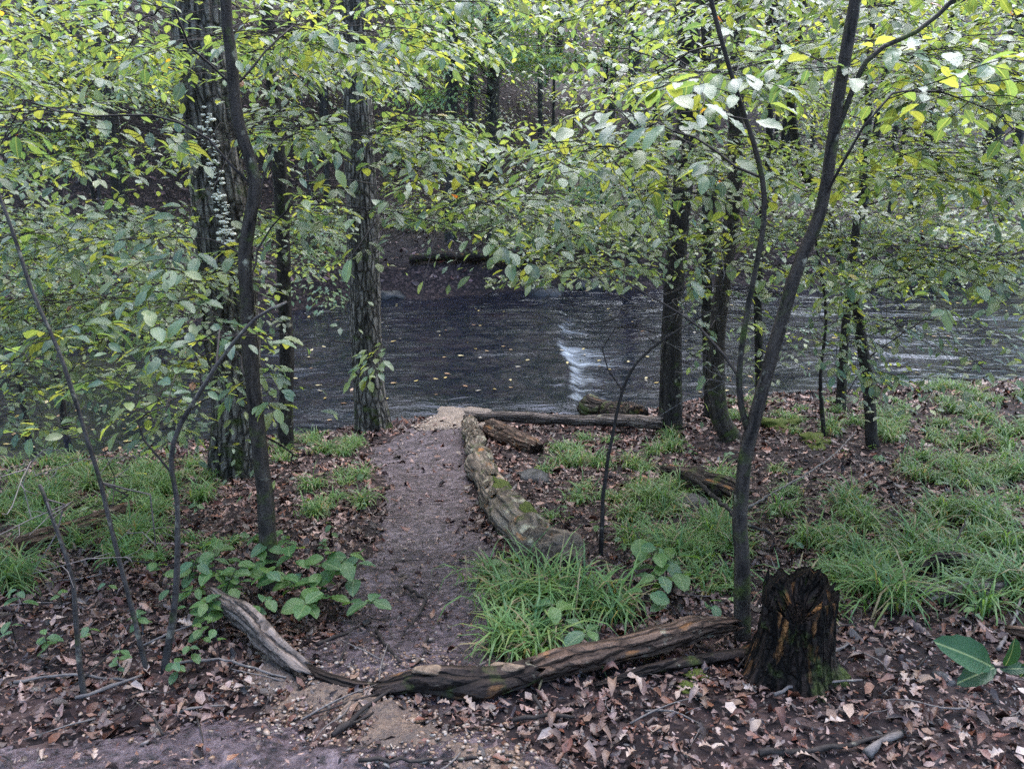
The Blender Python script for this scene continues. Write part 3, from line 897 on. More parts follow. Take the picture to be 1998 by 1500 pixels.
T_left = main_tree('crooked grey sapling at left bending toward the thick trunk', [([(322, 1310), (340, 1180), (348, 1010), (335, 900), (352, 830), (405, 740), (440, 690), (500, 620), (560, 590)], 13, 5, dict(up=0))], mat='bark_grey', seg=12, flare=0.3, yellow=0.25)
T_thin = main_tree('tall thin sapling leaning left over the leafy slope', [([(288, 1315), (250, 1160), (222, 1050), (195, 940), (150, 790), (112, 680), (60, 560), (20, 440)], 9, 4, dict(up=0.8))], mat='bark_grey', seg=10, flare=0.2, yellow=0.2)
T_dead = main_tree('short dead sapling with a snapped top at far left', [([(165, 1365), (150, 1230), (140, 1120), (110, 1030), (78, 945)], 10, 6, dict(up=0))], mat='bark_grey', seg=10, flare=0.3)
T_twig = main_tree('bare twiggy sapling standing behind the bark covered log', [([(1172, 1085), (1178, 960), (1195, 850), (1222, 745), (1260, 690), (1330, 640), (1400, 600)], 10, 4, dict(up=0))], mat='twig', seg=8, flare=0.2)
T_edge = main_tree('pale leaning sapling at the left edge above the water', [([(60, 900), (48, 800), (30, 700), (10, 610), (-30, 520)], 10, 6, dict(up=1.5))], mat='bark', seg=10, yellow=0.3)
T_stick = main_tree('dark slanting sapling before the water at left', [([(130, 890), (118, 760), (95, 690), (60, 620), (10, 540)], 12, 7, dict(up=1.2))], mat='bark', seg=10, yellow=0.3)
T_r1 = main_tree('slender grey tree between the forked tree stems at the bank', [([(1485, 800), (1480, 640), (1485, 480), (1500, 300), (1500, 60)], 16, 10, dict(up=3))], mat='bark', seg=12, yellow=0.4)
T_r2 = main_tree('thin double bend sapling on the right bank before the water', [([(1640, 800), (1650, 640), (1665, 480), (1690, 300), (1700, 60)], 16, 9, dict(up=3))], mat='bark', seg=12, yellow=0.3)
T_r3 = main_tree('low leafy sapling on the right bank with pale leaves', [([(1608, 850), (1600, 740), (1612, 620), (1600, 520)], 8, 4, dict(up=0.5))], mat='bark', seg=8, yellow=0.3)
# trees just beyond the frame that reach into it
def world_tree(label, x, y, r, hgt, lean=(0, 0), **kw):
    z = H(x, y)
    P = [np.array([x + lean[0] * k / 4, y + lean[1] * k / 4, z + hgt * k / 4]) + (rng.normal(0, 0.05, 3) * (k > 0)) for k in range(5)]
    return Tree(label, [(np.array(P), r, r * 0.5)], **kw)
T_offl = world_tree('slender tree just outside the left edge carrying low sprays', -3.3, 3.6, 0.045, 5.5, (0.3, 0.2), seg=14, yellow=0.35)
T_offr = world_tree('slender tree just outside the right edge carrying broad sprays', 3.7, 3.8, 0.05, 6.0, (-0.3, 0.2), seg=14, yellow=0.5)
T_offl2 = world_tree('dark tree beyond the left edge near the water', -5.9, 6.9, 0.10, 8, (0.2, 0.0), seg=16, yellow=0.6)
T_offr2 = world_tree('dark tree beyond the right edge on the grassy bank', 6.6, 7.6, 0.10, 8, (-0.2, 0.0), seg=16, yellow=0.5)

# ---- leaf density maps, 100 px cells from x=-200 and y=-200
MAP_A = ["332233334433222334444433", "332233445543222345555544",
         "332223455410013566666655", "433335565520013666666655", "433334456520014555555555", "454443335666664444566555",
         "566665414777765444566554", "678876210014443233455532", "356655322000000022332211", "323445311000000001232000",
         "112222100000000000110000", "001011000000000000000000"]
MAP_B = ["444444444444444444444444", "444444444444444444444444",
         "445544333342444444444444", "566654333331134444445555", "555521233332245555555544", "554101233334555445554444",
         "566554431111454433344333", "455543321002333333333222", "323332110000000113310000", "111221000000000001221000",
         "111100000000000000110000", "000000000000000000000000"]
def cells(mp):
    out = []
    for r, row in enumerate(mp):
        for c, ch in enumerate(row):
            if ch != '0': out.append((c * 100 - 200, r * 100 - 200, int(ch)))
    return out
NEAR_T = [T_bend, T_fork, T_left, T_thin, T_offl, T_offr, T_bow]
MID_T = [T_oak, T_straight, T_path, T_water, T_curve, T_slim, T_bow, T_edge, T_stick, T_r1, T_r2, T_r3, T_offl2, T_offr2]
def nearest(trees, p, zmin=0.2):
    best = None
    for t in trees:
        for path, rad in t.stems:
            if path[:, 2].max() < p[2] - 0.15: continue
            i = int(np.argmin(np.abs(path[:, 2] - (p[2] - 0.4))))
            d = np.hypot(*(path[i, :2] - p[:2])) + 1.2 * abs(path[i, 2] - p[2] + 0.4)
            if best is None or d < best[0]: best = (d, t)
    return best
def scatter(mp, k, d0, d1, trees, leafy, size, fine, maxd):
    for x, y, v in cells(mp):
        n = v * k
        n = int(n) + (rng.random() < n - int(n))
        for _ in range(n):
            px, py = x + rng.uniform(0, 100), y + rng.uniform(0, 100)
            for tries in range(6):
                Y = rng.uniform(d0, d1)
                if any(x0 < px < x1 and y0 < py < y1 and p_ > 0.7 for x0, x1, y0, y1, p_ in CLEAR): break
                p = W(px, py, Y)
                if p[2] < H(p[0], p[1]) + 0.25: continue
                b = nearest(trees, p)
                if b is None or b[0] > maxd: continue
                p[2] = max(b[1].shelf(p[2], 0.40 if fine else 0.75), H(p[0], p[1]) + 0.3)
                b[1].limb(p, rng.uniform(*leafy), rng.uniform(*size), fine)
                break
scatter(MAP_A, 0.64, 3.2, 5.8, NEAR_T, (0.55, 1.0), (0.050, 0.080), True, 2.6)
scatter(MAP_B, 0.52, 5.8, 11.0, MID_T, (0.8, 1.5), (0.070, 0.098), False, 4.5)
# hand placed sprays that read clearly in the photograph
T_path.limb(W(735, 690, 7.3), 0.85, 0.13, True, start=W(712, 600, 7.75))
T_bend.limb(W(500, 740, 3.2), 0.55, 0.085, True); T_bend.limb(W(545, 780, 3.25), 0.4, 0.085, True)
T_offr.limb(W(1480, 120, 2.6), 0.7, 0.078, True); T_offr.limb(W(1880, 110, 2.6), 0.8, 0.078, True); T_fork.limb(W(1250, 230, 3.0), 0.9, 0.078, True)
T_fork.limb(W(1370, 150, 2.6), 0.8, 0.078, True); T_fork.limb(W(1900, 200, 2.7), 0.9, 0.075, True)
T_bend.limb(W(1020, 400, 3.7), 1.1, 0.078, True); T_bend.limb(W(820, 320, 3.6), 1.0, 0.078, True); T_bend.limb(W(1120, 480, 3.9), 1.0, 0.075, True)
for (px, py) in ((500, 650), (300, 770), (200, 740), (390, 650)):
    T_left.limb(W(px, py, T_left.base[1] + rng.uniform(-.1, .35)), rng.uniform(.4, .6), rng.uniform(.05, .065), True)
for (px, py, bare) in ((230, 940, 0), (110, 830, 0), (60, 700, 0), (270, 1040, 1), (160, 900, 1)):
    T_thin.limb(W(px, py, T_thin.base[1] + rng.uniform(-.1, .3)), .35, rng.uniform(.045, .06) if not bare else .1, True, bare=bool(bare))
for (px, py) in ((60, 1010), (170, 1090), (40, 930)):
    T_dead.limb(W(px, py, T_dead.base[1] + rng.uniform(-.1, .1)), .25, .1, True, bare=True, rise=.5)
T_thin.limb(W(130, 640, 2.7), 0.45, 0.078, True); T_thin.limb(W(330, 600, 2.7), 0.5, 0.078, True)
for (px, py) in ((1300, 650), (1350, 690), (1240, 600), (1450, 620), (1420, 700), (1380, 560), (1210, 640), (1330, 600), (1480, 570), (1290, 720), (1380, 740), (1180, 600), (1430, 520)):
    T_twig.limb(W(px, py, T_twig.base[1] + rng.uniform(-0.2, 0.2)), 0.5, 0.12, True, bare=True, rise=0.6)
for t in TREES:
    t.finish({T_bend: 160, T_fork: 200, T_thin: 120, T_left: 80, T_offr: 160, T_offl: 120}.get(t, 0))

# bracket fungi up the thick trunk
oak_path, oak_rad = T_oak.stems[0]
fv, ff = [], []
th = np.linspace(-1.5, 1.5, 7)
FUN_V = np.array([[0, -0.4, 0.1], [0, 0.4, 0.1], *[[np.cos(a) * 1.0, np.sin(a) * 1.0, 0.0] for a in th], *[[np.cos(a) * 0.7, np.sin(a) * 0.8, 0.28] for a in th], [0, 0, -0.25]])
FF = []
for i in range(6):
    a, b, c, d = 2 + i, 3 + i, 10 + i, 9 + i
    FF += [[a, b, c], [a, c, d], [16, b, a]]
    FF += [[d, c, 0 if i < 3 else 1]]
FUN = mesh_np('bracket_fungus', FUN_V, np.array(FF), M['fungus'])
fpx = [(402, 215), (408, 260), (415, 310), (424, 365), (432, 410), (440, 450), (446, 475)]
fpts = np.array([(x, y) for x, y in fpx], float)
for k in range(150):
    u = rng.random() ** 0.8 * (len(fpts) - 1)
    i = min(int(u), len(fpts) - 2); p = fpts[i] + (fpts[i + 1] - fpts[i]) * (u - i)
    px, py = p[0] + rng.normal(0, 7.5), p[1] + rng.normal(0, 8)
    d = ray(px, py); o0 = np.array([0, 0, CAM_Z])
    ts = np.linspace(4.0, 8.5, 900); pts = o0 + d * ts[:, None]
    zi = np.interp(pts[:, 2], oak_path[:, 2], np.arange(len(oak_path)))
    cx = np.interp(zi, np.arange(len(oak_path)), oak_path[:, 0]); cy = np.interp(zi, np.arange(len(oak_path)), oak_path[:, 1]); rr = np.interp(zi, np.arange(len(oak_path)), oak_rad)
    ins = np.hypot(pts[:, 0] - cx, pts[:, 1] - cy) < rr * 1.0
    if not ins.any(): continue
    j = int(np.argmax(ins)); q = pts[j]
    out = nrm(np.array([q[0] - cx[j], q[1] - cy[j], 0]))
    ob = bpy.data.objects.new('bracket_fungus', FUN); COL.objects.link(ob); ob.parent = T_oak.root
    ob.matrix_local = basis_matrix(q - T_oak.base, out, np.cross([0, 0, 1], out), np.array([0, 0, 1.9]), 0.009 + 0.019 * rng.random() ** 2)

# ================================================================== FAR BANK TREES
def far_tree(x, y, r, hgt, label, group, mat='bark_far', crown=(6, 10), yellow=0.4, zmin=1.5, tone=1.0, size=(0.11, 0.15), leafy=(1.4, 2.4), reach=3.0, lean=0.0):
    z = H(x, y)
    P = [np.array([x + lean * k / 3, y, z + hgt * k / 3]) + rng.normal(0, 0.10, 3) * (k > 0) for k in range(4)]
    t = Tree(label, [(np.array(P), r, r * 0.55)], mat=mat, near=False, group=group, yellow=yellow, seg=10, flare=0.0, leafmat='far_leaf')
    for _ in range(int(rng.integers(*crown))):
        a = rng.uniform(0, 6.28); d = rng.uniform(0.3, 1) * reach
        zz = z + zmin + (min(hgt, 10) - zmin) * rng.random() ** 1.3
        t.limb(np.array([x + math.cos(a) * d, y + math.sin(a) * d, zz]), rng.uniform(*leafy), rng.uniform(*size), False, dens=0.8, tone=tone)
    m = 420
    a = rng.uniform(0, 6.28, m); rr = reach * 1.35 * np.sqrt(rng.random(m)); zz = z + max(6.5, hgt * 0.45) + hgt * 0.6 * rng.random(m)
    Pu = np.c_[x + lean + rr * np.cos(a), y + rr * np.sin(a), zz]
    t.leaf.append((Pu, np.c_[np.cos(a), np.sin(a), rng.normal(-.3, .2, m)], nrm(np.c_[rng.normal(0, .4, (m, 2)), np.ones(m)]), rng.uniform(.3, .65, m), leaf_cols(m, yellow)))
    t.finish()
    return t
# trunks that can be told apart: (pixel x of base, pixel y of base, width px, label, mat)
FAR = [(222, 250, 22, 'pale smooth trunk high on the far left slope', 'bark_pale'), (246, 470, 28, 'broad greyish trunk at the foot of the far left slope', 'bark_far'),
       (957, 330, 28, 'dark straight trunk standing alone across the stream in the centre', 'bark_far'), (880, 470, 26, 'short leaning trunk just above the far bank', 'bark_far'),
       (1236, 500, 26, 'dark trunk on the far bank left of the waterside trunk', 'bark_far'), (1520, 380, 20, 'slim far trunk seen between the forked stems', 'bark_far'),
       (1925, 330, 34, 'dark trunk on the far flat near the right edge', 'bark_far'), (1780, 420, 22, 'far trunk among foliage right of the forked tree', 'bark_far'),
       (640, 300, 18, 'thin far trunk seen left of the path trunk', 'bark_far'), (120, 330, 16, 'thin dark trunk on the far left slope', 'bark_far'),
       (820, 180, 14, 'distant thin trunk high on the slope left of centre', 'bark_far'), (1090, 140, 14, 'distant thin trunk at the ravine right of centre', 'bark_far')]
for px, py, w, lab, mt in FAR:
    b = G(px, py)
    far_tree(b[0], b[1], rad_px(w, b), rng.uniform(15, 20), lab, None, mt, (13, 18), rng.uniform(0.3, 0.6), 1.6, lean=rng.uniform(-0.8, 0.8))
k = 0
while k < 52:
    x, y = rng.uniform(-26, 30), rng.uniform(19, 46)
    if y < float(shore_far(np.array([x]))[0]) + 2 or abs(x) > 0.75 * y + 4: continue
    far_tree(x, y, rng.uniform(0.05, 0.14), rng.uniform(9, 19), 'slender leafy tree ' + ('low on' if y < 27 else 'half way up' if y < 36 else 'high on') + ' the far slope at ' + ('the left edge' if x / y < -.42 else 'the left' if x / y < -.16 else 'the centre' if x / y < .16 else 'the right' if x / y < .42 else 'the right edge'), 'trees on the far slope', 'bark_far', (8, 13), rng.uniform(0.2, 0.7), 0.8, tone=rng.uniform(0.85, 1.15))
    k += 1

def shelf_tree(label, px, Y, r, hgt, targets, yellow, tone=1.0):
    x = W(px, 300, Y)[0]; z = H(x, Y)
    P = [np.array([x, Y, z + hgt * k / 3]) + rng.normal(0, 0.08, 3) * (k > 0) for k in range(4)]
    t = Tree(label, [(np.array(P), r, r * 0.5)], mat='bark_far', near=False, yellow=yellow, seg=8, flare=0.0, leafmat='far_leaf')
    for (x0, x1, y0, y1, n) in targets:
        for _ in range(n):
            t.limb(W(rng.uniform(x0, x1), rng.uniform(y0, y1), Y + rng.uniform(-2, 2)), rng.uniform(1.3, 2.2), rng.uniform(.11, .15), False, dens=1.0, tone=tone)
    t.finish()
shelf_tree('pale bluish leafy tree spreading across the stream at top centre', 955, 20, .09, 9, [(790, 1060, 0, 130, 70), (700, 900, 110, 260, 16)], 0.0, 1.6)
shelf_tree('bluish leafy tree across the stream right of top centre', 1180, 20.5, .07, 9, [(1040, 1300, 20, 140, 50), (1080, 1200, 230, 420, 18)], 0.05, 1.5)
shelf_tree('low yellow green tree across the stream at left', 170, 19, .06, 7, [(0, 330, 90, 200, 44), (0, 200, 220, 330, 26)], 0.75, 1.3)
shelf_tree('yellow green sapling on the far bank at left of the path trunk', 600, 17.5, .04, 4, [(520, 680, 430, 560, 26), (560, 680, 560, 600, 8)], 0.7, 1.2)
shelf_tree('bright leafy tree on the far flat at right', 1750, 22, .08, 8, [(1560, 1980, 60, 250, 50)], 0.5, 1.2)
shelf_tree('low leafy sapling on the far bank at far left', 180, 14.5, .04, 5, [(0, 400, 430, 600, 40)], 0.45, 1.1)
shelf_tree('leafy sapling on the far bank below centre right', 1120, 19.5, .04, 5, [(1000, 1290, 380, 530, 26)], 0.4, 1.0)
for k in range(34):
    a = k * 0.1848 + rng.uniform(-.06, .06)
    ang = math.radians(-215 + 250 * k / 34)                    # sides and behind
    R_ = rng.uniform(11, 20)
    x, y = R_ * math.cos(ang) * 1.1, 3 + R_ * math.sin(ang)
    if abs(x) < 0.8 * y + 2 and y > 2: continue
    z = H(x, y); hgt = rng.uniform(13, 18)
    P = [np.array([x, y, z + hgt * q_ / 3]) + rng.normal(0, 0.1, 3) * (q_ > 0) for q_ in range(4)]
    t = Tree('tall leafy tree of the surrounding wood outside the view', [(np.array(P), .14, .07)], mat='bark_far', near=False, seg=8, flare=0.0, leafmat='far_leaf', group='trees of the surrounding wood')
    m = 700; aa = rng.uniform(0, 6.28, m); rr = 3.6 * np.sqrt(rng.random(m))
    t.leaf.append((np.c_[x + rr * np.cos(aa), y + rr * np.sin(aa), z + 2.5 + (hgt - 2) * rng.random(m)], np.c_[np.cos(aa), np.sin(aa), rng.normal(-.3, .2, m)], nrm(np.c_[rng.normal(0, .5, (m, 2)), np.ones(m)]), rng.uniform(.3, .6, m), leaf_cols(m, .3)))
    t.finish()

for x, y, lab in ((13.5, 21.5, 'added leafy tree across the stream at far right, nearest the water'), (16.5, 25, 'added leafy tree across the stream at far right, behind the nearest'), (19.5, 23, 'added leafy tree across the stream beyond the right edge'), (10.5, 23.5, 'added leafy tree across the stream right of the bowed sapling')):
    far_tree(x, y, .13, 14, lab, None, 'bark_far', (14, 18), .4, .8)  # added trees, placed to keep bright sky out of the water's reflection

# low leafy undergrowth on the far side
def undergrowth(n, x0, x1, y0, y1, label, hmax=0.7, size=(0.09, 0.14), dens=1.0):
    P, X, N, s = [], [], [], []
    c = 0
    while c < n:
        x = rng.uniform(x0, x1); y = rng.uniform(y0, y1)
        if H(x, y) < 0.45 or vnoise(x * 0.45, y * 0.45, 77) < 0.36: continue
        c += 1
        z = H(x, y); m = int(rng.integers(14, 34)); hh = rng.uniform(0.15, hmax)
        a = rng.uniform(0, 6.28, m); rr = rng.uniform(0.03, 0.5, m)
        P.append(np.c_[x + rr * np.cos(a), y + rr * np.sin(a), z + hh * rng.uniform(0.3, 1, m)])
        X.append(np.c_[np.cos(a), np.sin(a), rng.normal(-0.25, 0.2, m)])
        N.append(np.c_[rng.normal(0, 0.35, (m, 2)), np.ones(m)]); s.append(rng.uniform(*size, m))
    P, X, N, s = np.vstack(P), np.vstack(X), np.vstack(N), np.concatenate(s)
    o = link('undergrowth', leaf_mesh('undergrowth', LEAF_TINY, P, X, nrm(N), s, leaf_cols(len(P), 0.2, 0.9), M['far_leaf']))
    tag(o, label, 'undergrowth', kind='stuff')
undergrowth(1700, -26, 28, 19, 46, 'low green undergrowth covering the far wooded slope')
undergrowth(330, -12, 14, 13, 22, 'sparse leafy seedlings along the far bank of the stream', 0.45, (0.07, 0.11))

# ================================================================== GROUND COVER
def place_litter(name, x, y, size, tmpl, mat, label, cat, dz=0.008, cols=None, tilt=0.42):
    n = len(x)
    z = hq(x, y)
    e = 0.06
    nx_ = -(hq(x + e, y) - z) / e; ny_ = -(hq(x, y + e) - z) / e
    Nn = nrm(np.c_[nx_ + rng.normal(0, tilt, n), ny_ + rng.normal(0, tilt, n), np.ones(n)])
    flip = rng.random(n) < 0.5
    a = rng.uniform(0, 6.28, n)
    X = np.c_[np.cos(a), np.sin(a), np.zeros(n)]
    X = nrm(X - Nn * (X * Nn).sum(1, keepdims=True))
    P = np.c_[x, y, z + dz + size * 0.22 * rng.random(n)] - X * (size * 0.5)[:, None]
    Nn[flip] *= -1
    o = link(name, leaf_mesh(name, tmpl, P, X, Nn, size, brown_cols(n) if cols is None else cols, mat, (0, 0, 0), rng.uniform(0.6, 1.15, n)))
    return tag(o, label, cat, kind='stuff')

GRASS_ZONES = [  # pixel polygons as boxes: x0, x1, y0, y1, count, height
    (-60, 330, 900, 1050, 90, .32), (60, 420, 905, 985, 50, .28), (-60, 60, 1050, 1180, 9, .28), (130, 330, 1030, 1110, 10, .24),
    (545, 700, 855, 930, 26, .26), (600, 740, 920, 1010, 14, .24), (350, 480, 1020, 1090, 6, .2),
    (1050, 1330, 855, 930, 30, .26), (1090, 1330, 900, 990, 26, .28), (1200, 1420, 960, 1060, 22, .30), (1260, 1440, 1040, 1180, 16, .30),
    (1020, 1090, 960, 1020, 3, .2), (1410, 1560, 775, 830, 20, .22), (1540, 1760, 785, 850, 26, .22), (1480, 1620, 880, 1000, 6, .24), (1700, 2060, 755, 860, 70, .30), (1760, 2060, 850, 960, 40, .32),
    (1480, 1720, 960, 1080, 16, .28), (1640, 2000, 980, 1100, 28, .32), (1600, 1820, 1060, 1170, 16, .30), (1830, 2060, 1060, 1200, 18, .32), (1400, 1500, 930, 1010, 6, .25)]
GRASS_PTS = []
for x0, x1, y0, y1, n, hh in GRASS_ZONES:
    for _ in range(int(n * 0.6)):
        p = G(rng.uniform(x0, x1), rng.uniform(y0, y1))
        GRASS_PTS.append((p[0], p[1], hh))
GP = np.array([(a, b) for a, b, c in GRASS_PTS])

def litter_points(n, x0, x1, y0, y1, keep):
    x, y = rng.uniform(x0, x1, n), rng.uniform(y0, y1, n)
    k = keep(x, y)
    return x[k], y[k]
def litter_keep(x, y):
    m = path_mask(x, y)
    p = np.where(m > 0.03, 0.16, 1.0)
    p = np.where((y < 2.0) & (x < 0.1), p * 0.55, p)
    p = np.where(y > shore_near(x) - 0.1, 0.0, p)
    p = p * np.interp(y, [1, 2.6, 4, 6, 9], [1.0, 0.85, 0.5, 0.38, 0.32])
    p = p * (0.55 + 0.45 * sstep(0.35, 0.6, vnoise(x * 1.6, y * 1.6, 81)))
    return rng.random(len(x)) < p
lx, ly = litter_points(130000, -5.5, 6.5, 1.0, 9.4, litter_keep)
kk = rng.random(len(lx))
for sel, tm in ((kk < 0.42, CURL), ((kk >= 0.42) & (kk < 0.8), FLATL), (kk >= 0.8, OAK)):
    n = sel.sum()
    sz = (0.016 + 0.045 * rng.random(n) ** 1.8) * np.interp(ly[sel], [2, 4, 9], [1, 1.2, 1.6]) * (1.3 if tm is OAK else 1.0)
    place_litter('leaf_litter', lx[sel], ly[sel], sz, tm, M['litter'], cols=brown_cols(n) * np.interp(ly[sel], [2.5, 5], [1.0, 1.45])[:, None] * np.array([1.05, 1, .95]), label=
                 {id(CURL): 'curled brown fallen leaves carpeting the near slope', id(FLATL): 'flat wet brown leaves matted over the near slope', id(OAK): 'lobed brown oak leaves mixed through the near litter'}[id(tm)], cat='leaf litter')
def crumb_keep(x, y):
    m = path_mask(x, y)
    p = np.where(m > 0.03, 0.6, 1.0) * np.interp(y, [1, 3, 5, 7], [1, .8, .3, .1])
    return (rng.random(len(x)) < p) & (y < shore_near(x) - 0.1)
cx_, cy_ = litter_points(110000, -3.6, 4.2, 1.0, 7.0, crumb_keep)
place_litter('leaf_litter', cx_, cy_, 0.008 + 0.022 * rng.random(len(cx_)) ** 1.5, LEAF_TINY, M['litter'], 'small dark crumbs of broken leaf over the near slope and path', 'leaf litter', 0.014, None, 0.5)
def far_keep(x, y):
    return (y > shore_far(x) + 0.2) & (np.abs(x) < 0.75 * y + 3)
fx, fy = litter_points(34000, -32, 34, 12, 46, far_keep)
place_litter('leaf_litter', fx, fy, rng.uniform(0.10, 0.22, len(fx)), LEAF_TINY, M['litter'], 'reddish brown fallen leaves covering the far bank and slope', 'leaf litter', 0.03, brown_cols(len(fx)) * np.array([0.8, 0.58, 0.70]))

# grass -------------------------------------------------------------
def blades(P0, hgt, n, spread=0.05):
    a = rng.uniform(0, 6.28, n)
    L = hgt * rng.uniform(0.6, 1.35, n)
    bend = rng.uniform(0.45, 1.2, n)
    b0 = np.c_[P0[0] + rng.normal(0, spread, n), P0[1] + rng.normal(0, spread, n), np.full(n, P0[2] - 0.01)]
    D = np.c_[np.cos(a), np.sin(a), np.zeros(n)]
    S = np.c_[-np.sin(a), np.cos(a), np.zeros(n)]
    w = rng.uniform(0.0022, 0.0052, n)
    rows = []
    for t, wt in ((0, .8), (.3, 1), (.55, .95), (.8, .7), (1.0, 0.1)):
        ang = bend * 1.9 * t ** 1.2
        hx = L * (t * np.sin(ang) * 0.75); hz = L * (t * np.cos(ang * 0.82))
        c = b0 + D * hx[:, None] + np.array([0, 0, 1.0]) * hz[:, None]
        rows.append(c + S * (w * wt)[:, None]); rows.append(c - S * (w * wt)[:, None])
    V = np.stack(rows, 1)                      # n,10,3
    F = []
    for i in range(4):
        F += [[2 * i, 2 * i + 1, 2 * i + 3], [2 * i, 2 * i + 3, 2 * i + 2]]
    F = (np.array(F)[None] + (np.arange(n) * 10)[:, None, None]).reshape(-1, 3)
    base = np.array([[.095, .175, .054], [.125, .20, .060], [.075, .15, .054], [.16, .205, .06]])
    c = base[rng.choice(4, n, p=[.35, .3, .25, .1])] * rng.uniform(0.8, 1.25, (n, 1))
    dead = rng.random(n) < 0.10
    c[dead] = [0.24, 0.19, 0.10]
    C = np.repeat(np.c_[c, np.ones(n)], 10, axis=0)
    return V.reshape(-1, 3), F, C
def grass_object(name, pts, label, nb, kind=None, cat='grass'):
    Vs, Fs, Cs, off = [], [], [], 0
    for x, y, hh in pts:
        V, F, C = blades((x, y, H(x, y)), hh * random.uniform(0.35, 0.78), int(nb * random.uniform(0.7, 1.3)), 0.035)
        Vs.append(V); Fs.append(F + off); Cs.append(C); off += len(V)
    o = link(name, mesh_np(name, np.vstack(Vs), np.vstack(Fs), M['grass'], {'col': ('FLOAT_COLOR', np.vstack(Cs))}))
    return tag(o, label, cat, kind=kind)
left_g = [p for p in GRASS_PTS if p[0] < -0.8]; right_g = [p for p in GRASS_PTS if p[0] >= -0.8]
grass_object('grass', left_g, 'long arching sedge grass on the left bank', 70, 'stuff')
grass_object('grass', right_g, 'long arching sedge grass spread over the right bank', 70, 'stuff')
CLUMPS = [(1000, 1190, .30, 'sedge clump right of the path just below the bark covered log end'), (1060, 1180, .32, 'dense sedge clump at the broken end of the bark covered log'), (1130, 1190, .30, 'sedge clump between the log end and the rotten log'),
          (990, 1265, .24, 'small sedge clump touching the rotten log beside the path'), (1050, 1270, .26, 'low sedge clump hugging the back of the rotten log'), (1190, 1200, .30, 'upright sedge clump right of the dense clump'),
          (960, 1140, .22, 'thin sedge clump at the path edge near the log end'), (1320, 1090, .32, 'arching sedge clump left of the forked tree'), (1390, 1060, .30, 'sedge clump behind the slanting dead stick'),
          (1730, 1180, .32, 'tall sedge clump right of the rotten stump'), (1690, 1150, .28, 'sedge clump just behind the rotten stump'), (1780, 1080, .34, 'broad sedge clump above the dark fallen branch at right'),
          (1900, 1020, .34, 'large sedge clump at right of the slope'), (1980, 1160, .32, 'sedge clump at the right edge by the grey log'), (1570, 1190, .24, 'sedge blades sprouting behind the stump top'), (1275, 990, .34, 'rounded sedge clump beside the bare twiggy sapling'),
          (245, 1065, .26, 'sedge clump below the half buried left log'), (20, 1150, .28, 'dark sedge clump at the left edge')]
for px, py, hh, lab in CLUMPS:
    p = G(px, py)
    Vs, Fs, Cs, off = [], [], [], 0
    V, F, C = blades((0, 0, 0), hh * rng.uniform(.75, 1.0), 130, 0.05)
    o = link('sedge_clump', mesh_np('sedge_clump', V, F, M['grass'], {'col': ('FLOAT_COLOR', C)}), None, p)
    tag(o, lab, 'sedge clump', 'sedge clumps near the path')

# ================================================================== LOGS AND STUMP
def log(name, label, pts, radii, mat, seg=26, rough=0.16, step=0.035, cat='log', jag=0.0, seed=1, extra=None, group=None):
    P = catmull(pts, step)
    s = np.linspace(0, 1, len(P))
    R = np.interp(s, np.linspace(0, 1, len(radii)), radii)
    al = np.linspace(0, np.linalg.norm(P[-1] - P[0]), len(P))
    P = P + np.c_[fbm(al * 4, al * 0 + seed, seed, 2), fbm(al * 4, al * 0 + seed + 3.5, seed + 1, 2), 0.6 * fbm(al * 5, al * 0 + seed + 7.5, seed + 2, 2)] * (0.45 * R)[:, None]
    R = R * (1 + 0.18 * fbm(al * 6, al * 0 + seed, seed + 3, 3))
    def disp(th, sv):
        u = np.cos(th) * 2.0; v = np.sin(th) * 2.0
        f = 1 + rough * fbm(u + sv * 2.5, v + sv * 1.3, seed, 4) + 0.6 * rough * np.abs(fbm(u * 2.4 + 5, v * 2.4 + sv * 1.2, seed + 5, 3))
        slab = (fbm(u * 0.9 + sv * 1.4, v * 0.9 - sv * 3.1, seed + 9, 3) > 0.12)
        f = f + 0.9 * rough * (np.abs(fbm(np.cos(th) * 5 + seed, np.sin(th) * 5 + sv * 0.8, seed + 13, 3)) - 0.25) + 0.5 * rough * fbm(np.cos(th) * 9, np.sin(th) * 9 + sv * 2.5, seed + 17, 2)
        return f - 0.10 * slab
    V, F, B = tube(P, R, seg, disp, caps=True)
    if jag:
        n = len(P)
        for end, row in ((0, 0), (1, n - 1)):
            T = nrm(P[1] - P[0]) * -1 if end == 0 else nrm(P[-1] - P[-2])
            for q in range(0, 3):
                rr = row + q if end == 0 else row - q
                j = np.arange(seg)
                V[rr * seg + j] += T * (jag * (fbm(j * 0.9, j * 0 + seed, seed + 2, 2)) * (1 - q / 3))[:, None]
            V[n * seg + end] -= T * jag * 0.8
    root = empty(name, P[0], label, cat, group)
    o = link('wood', mesh_np('wood', V - P[0], F, M[mat], {'bk': ('FLOAT_VECTOR', B)}), root)
    return root, P, R
def gp(px, py, up=0.0):
    p = G(px, py); p[2] += up; return p

# bark covered log beside the path
mainlog, mp, mr = log('fallen_log', 'bark covered fallen log lying along the right side of the path', [gp(918, 838, .10), gp(935, 920, .08), gp(972, 1000, .08), gp(1020, 1062, .07), gp(1105, 1118, .08)],
    [.078, .085, .088, .093, .10, .11, .118], 'log', 36, 0.14, 0.03, jag=0.07, seed=4)
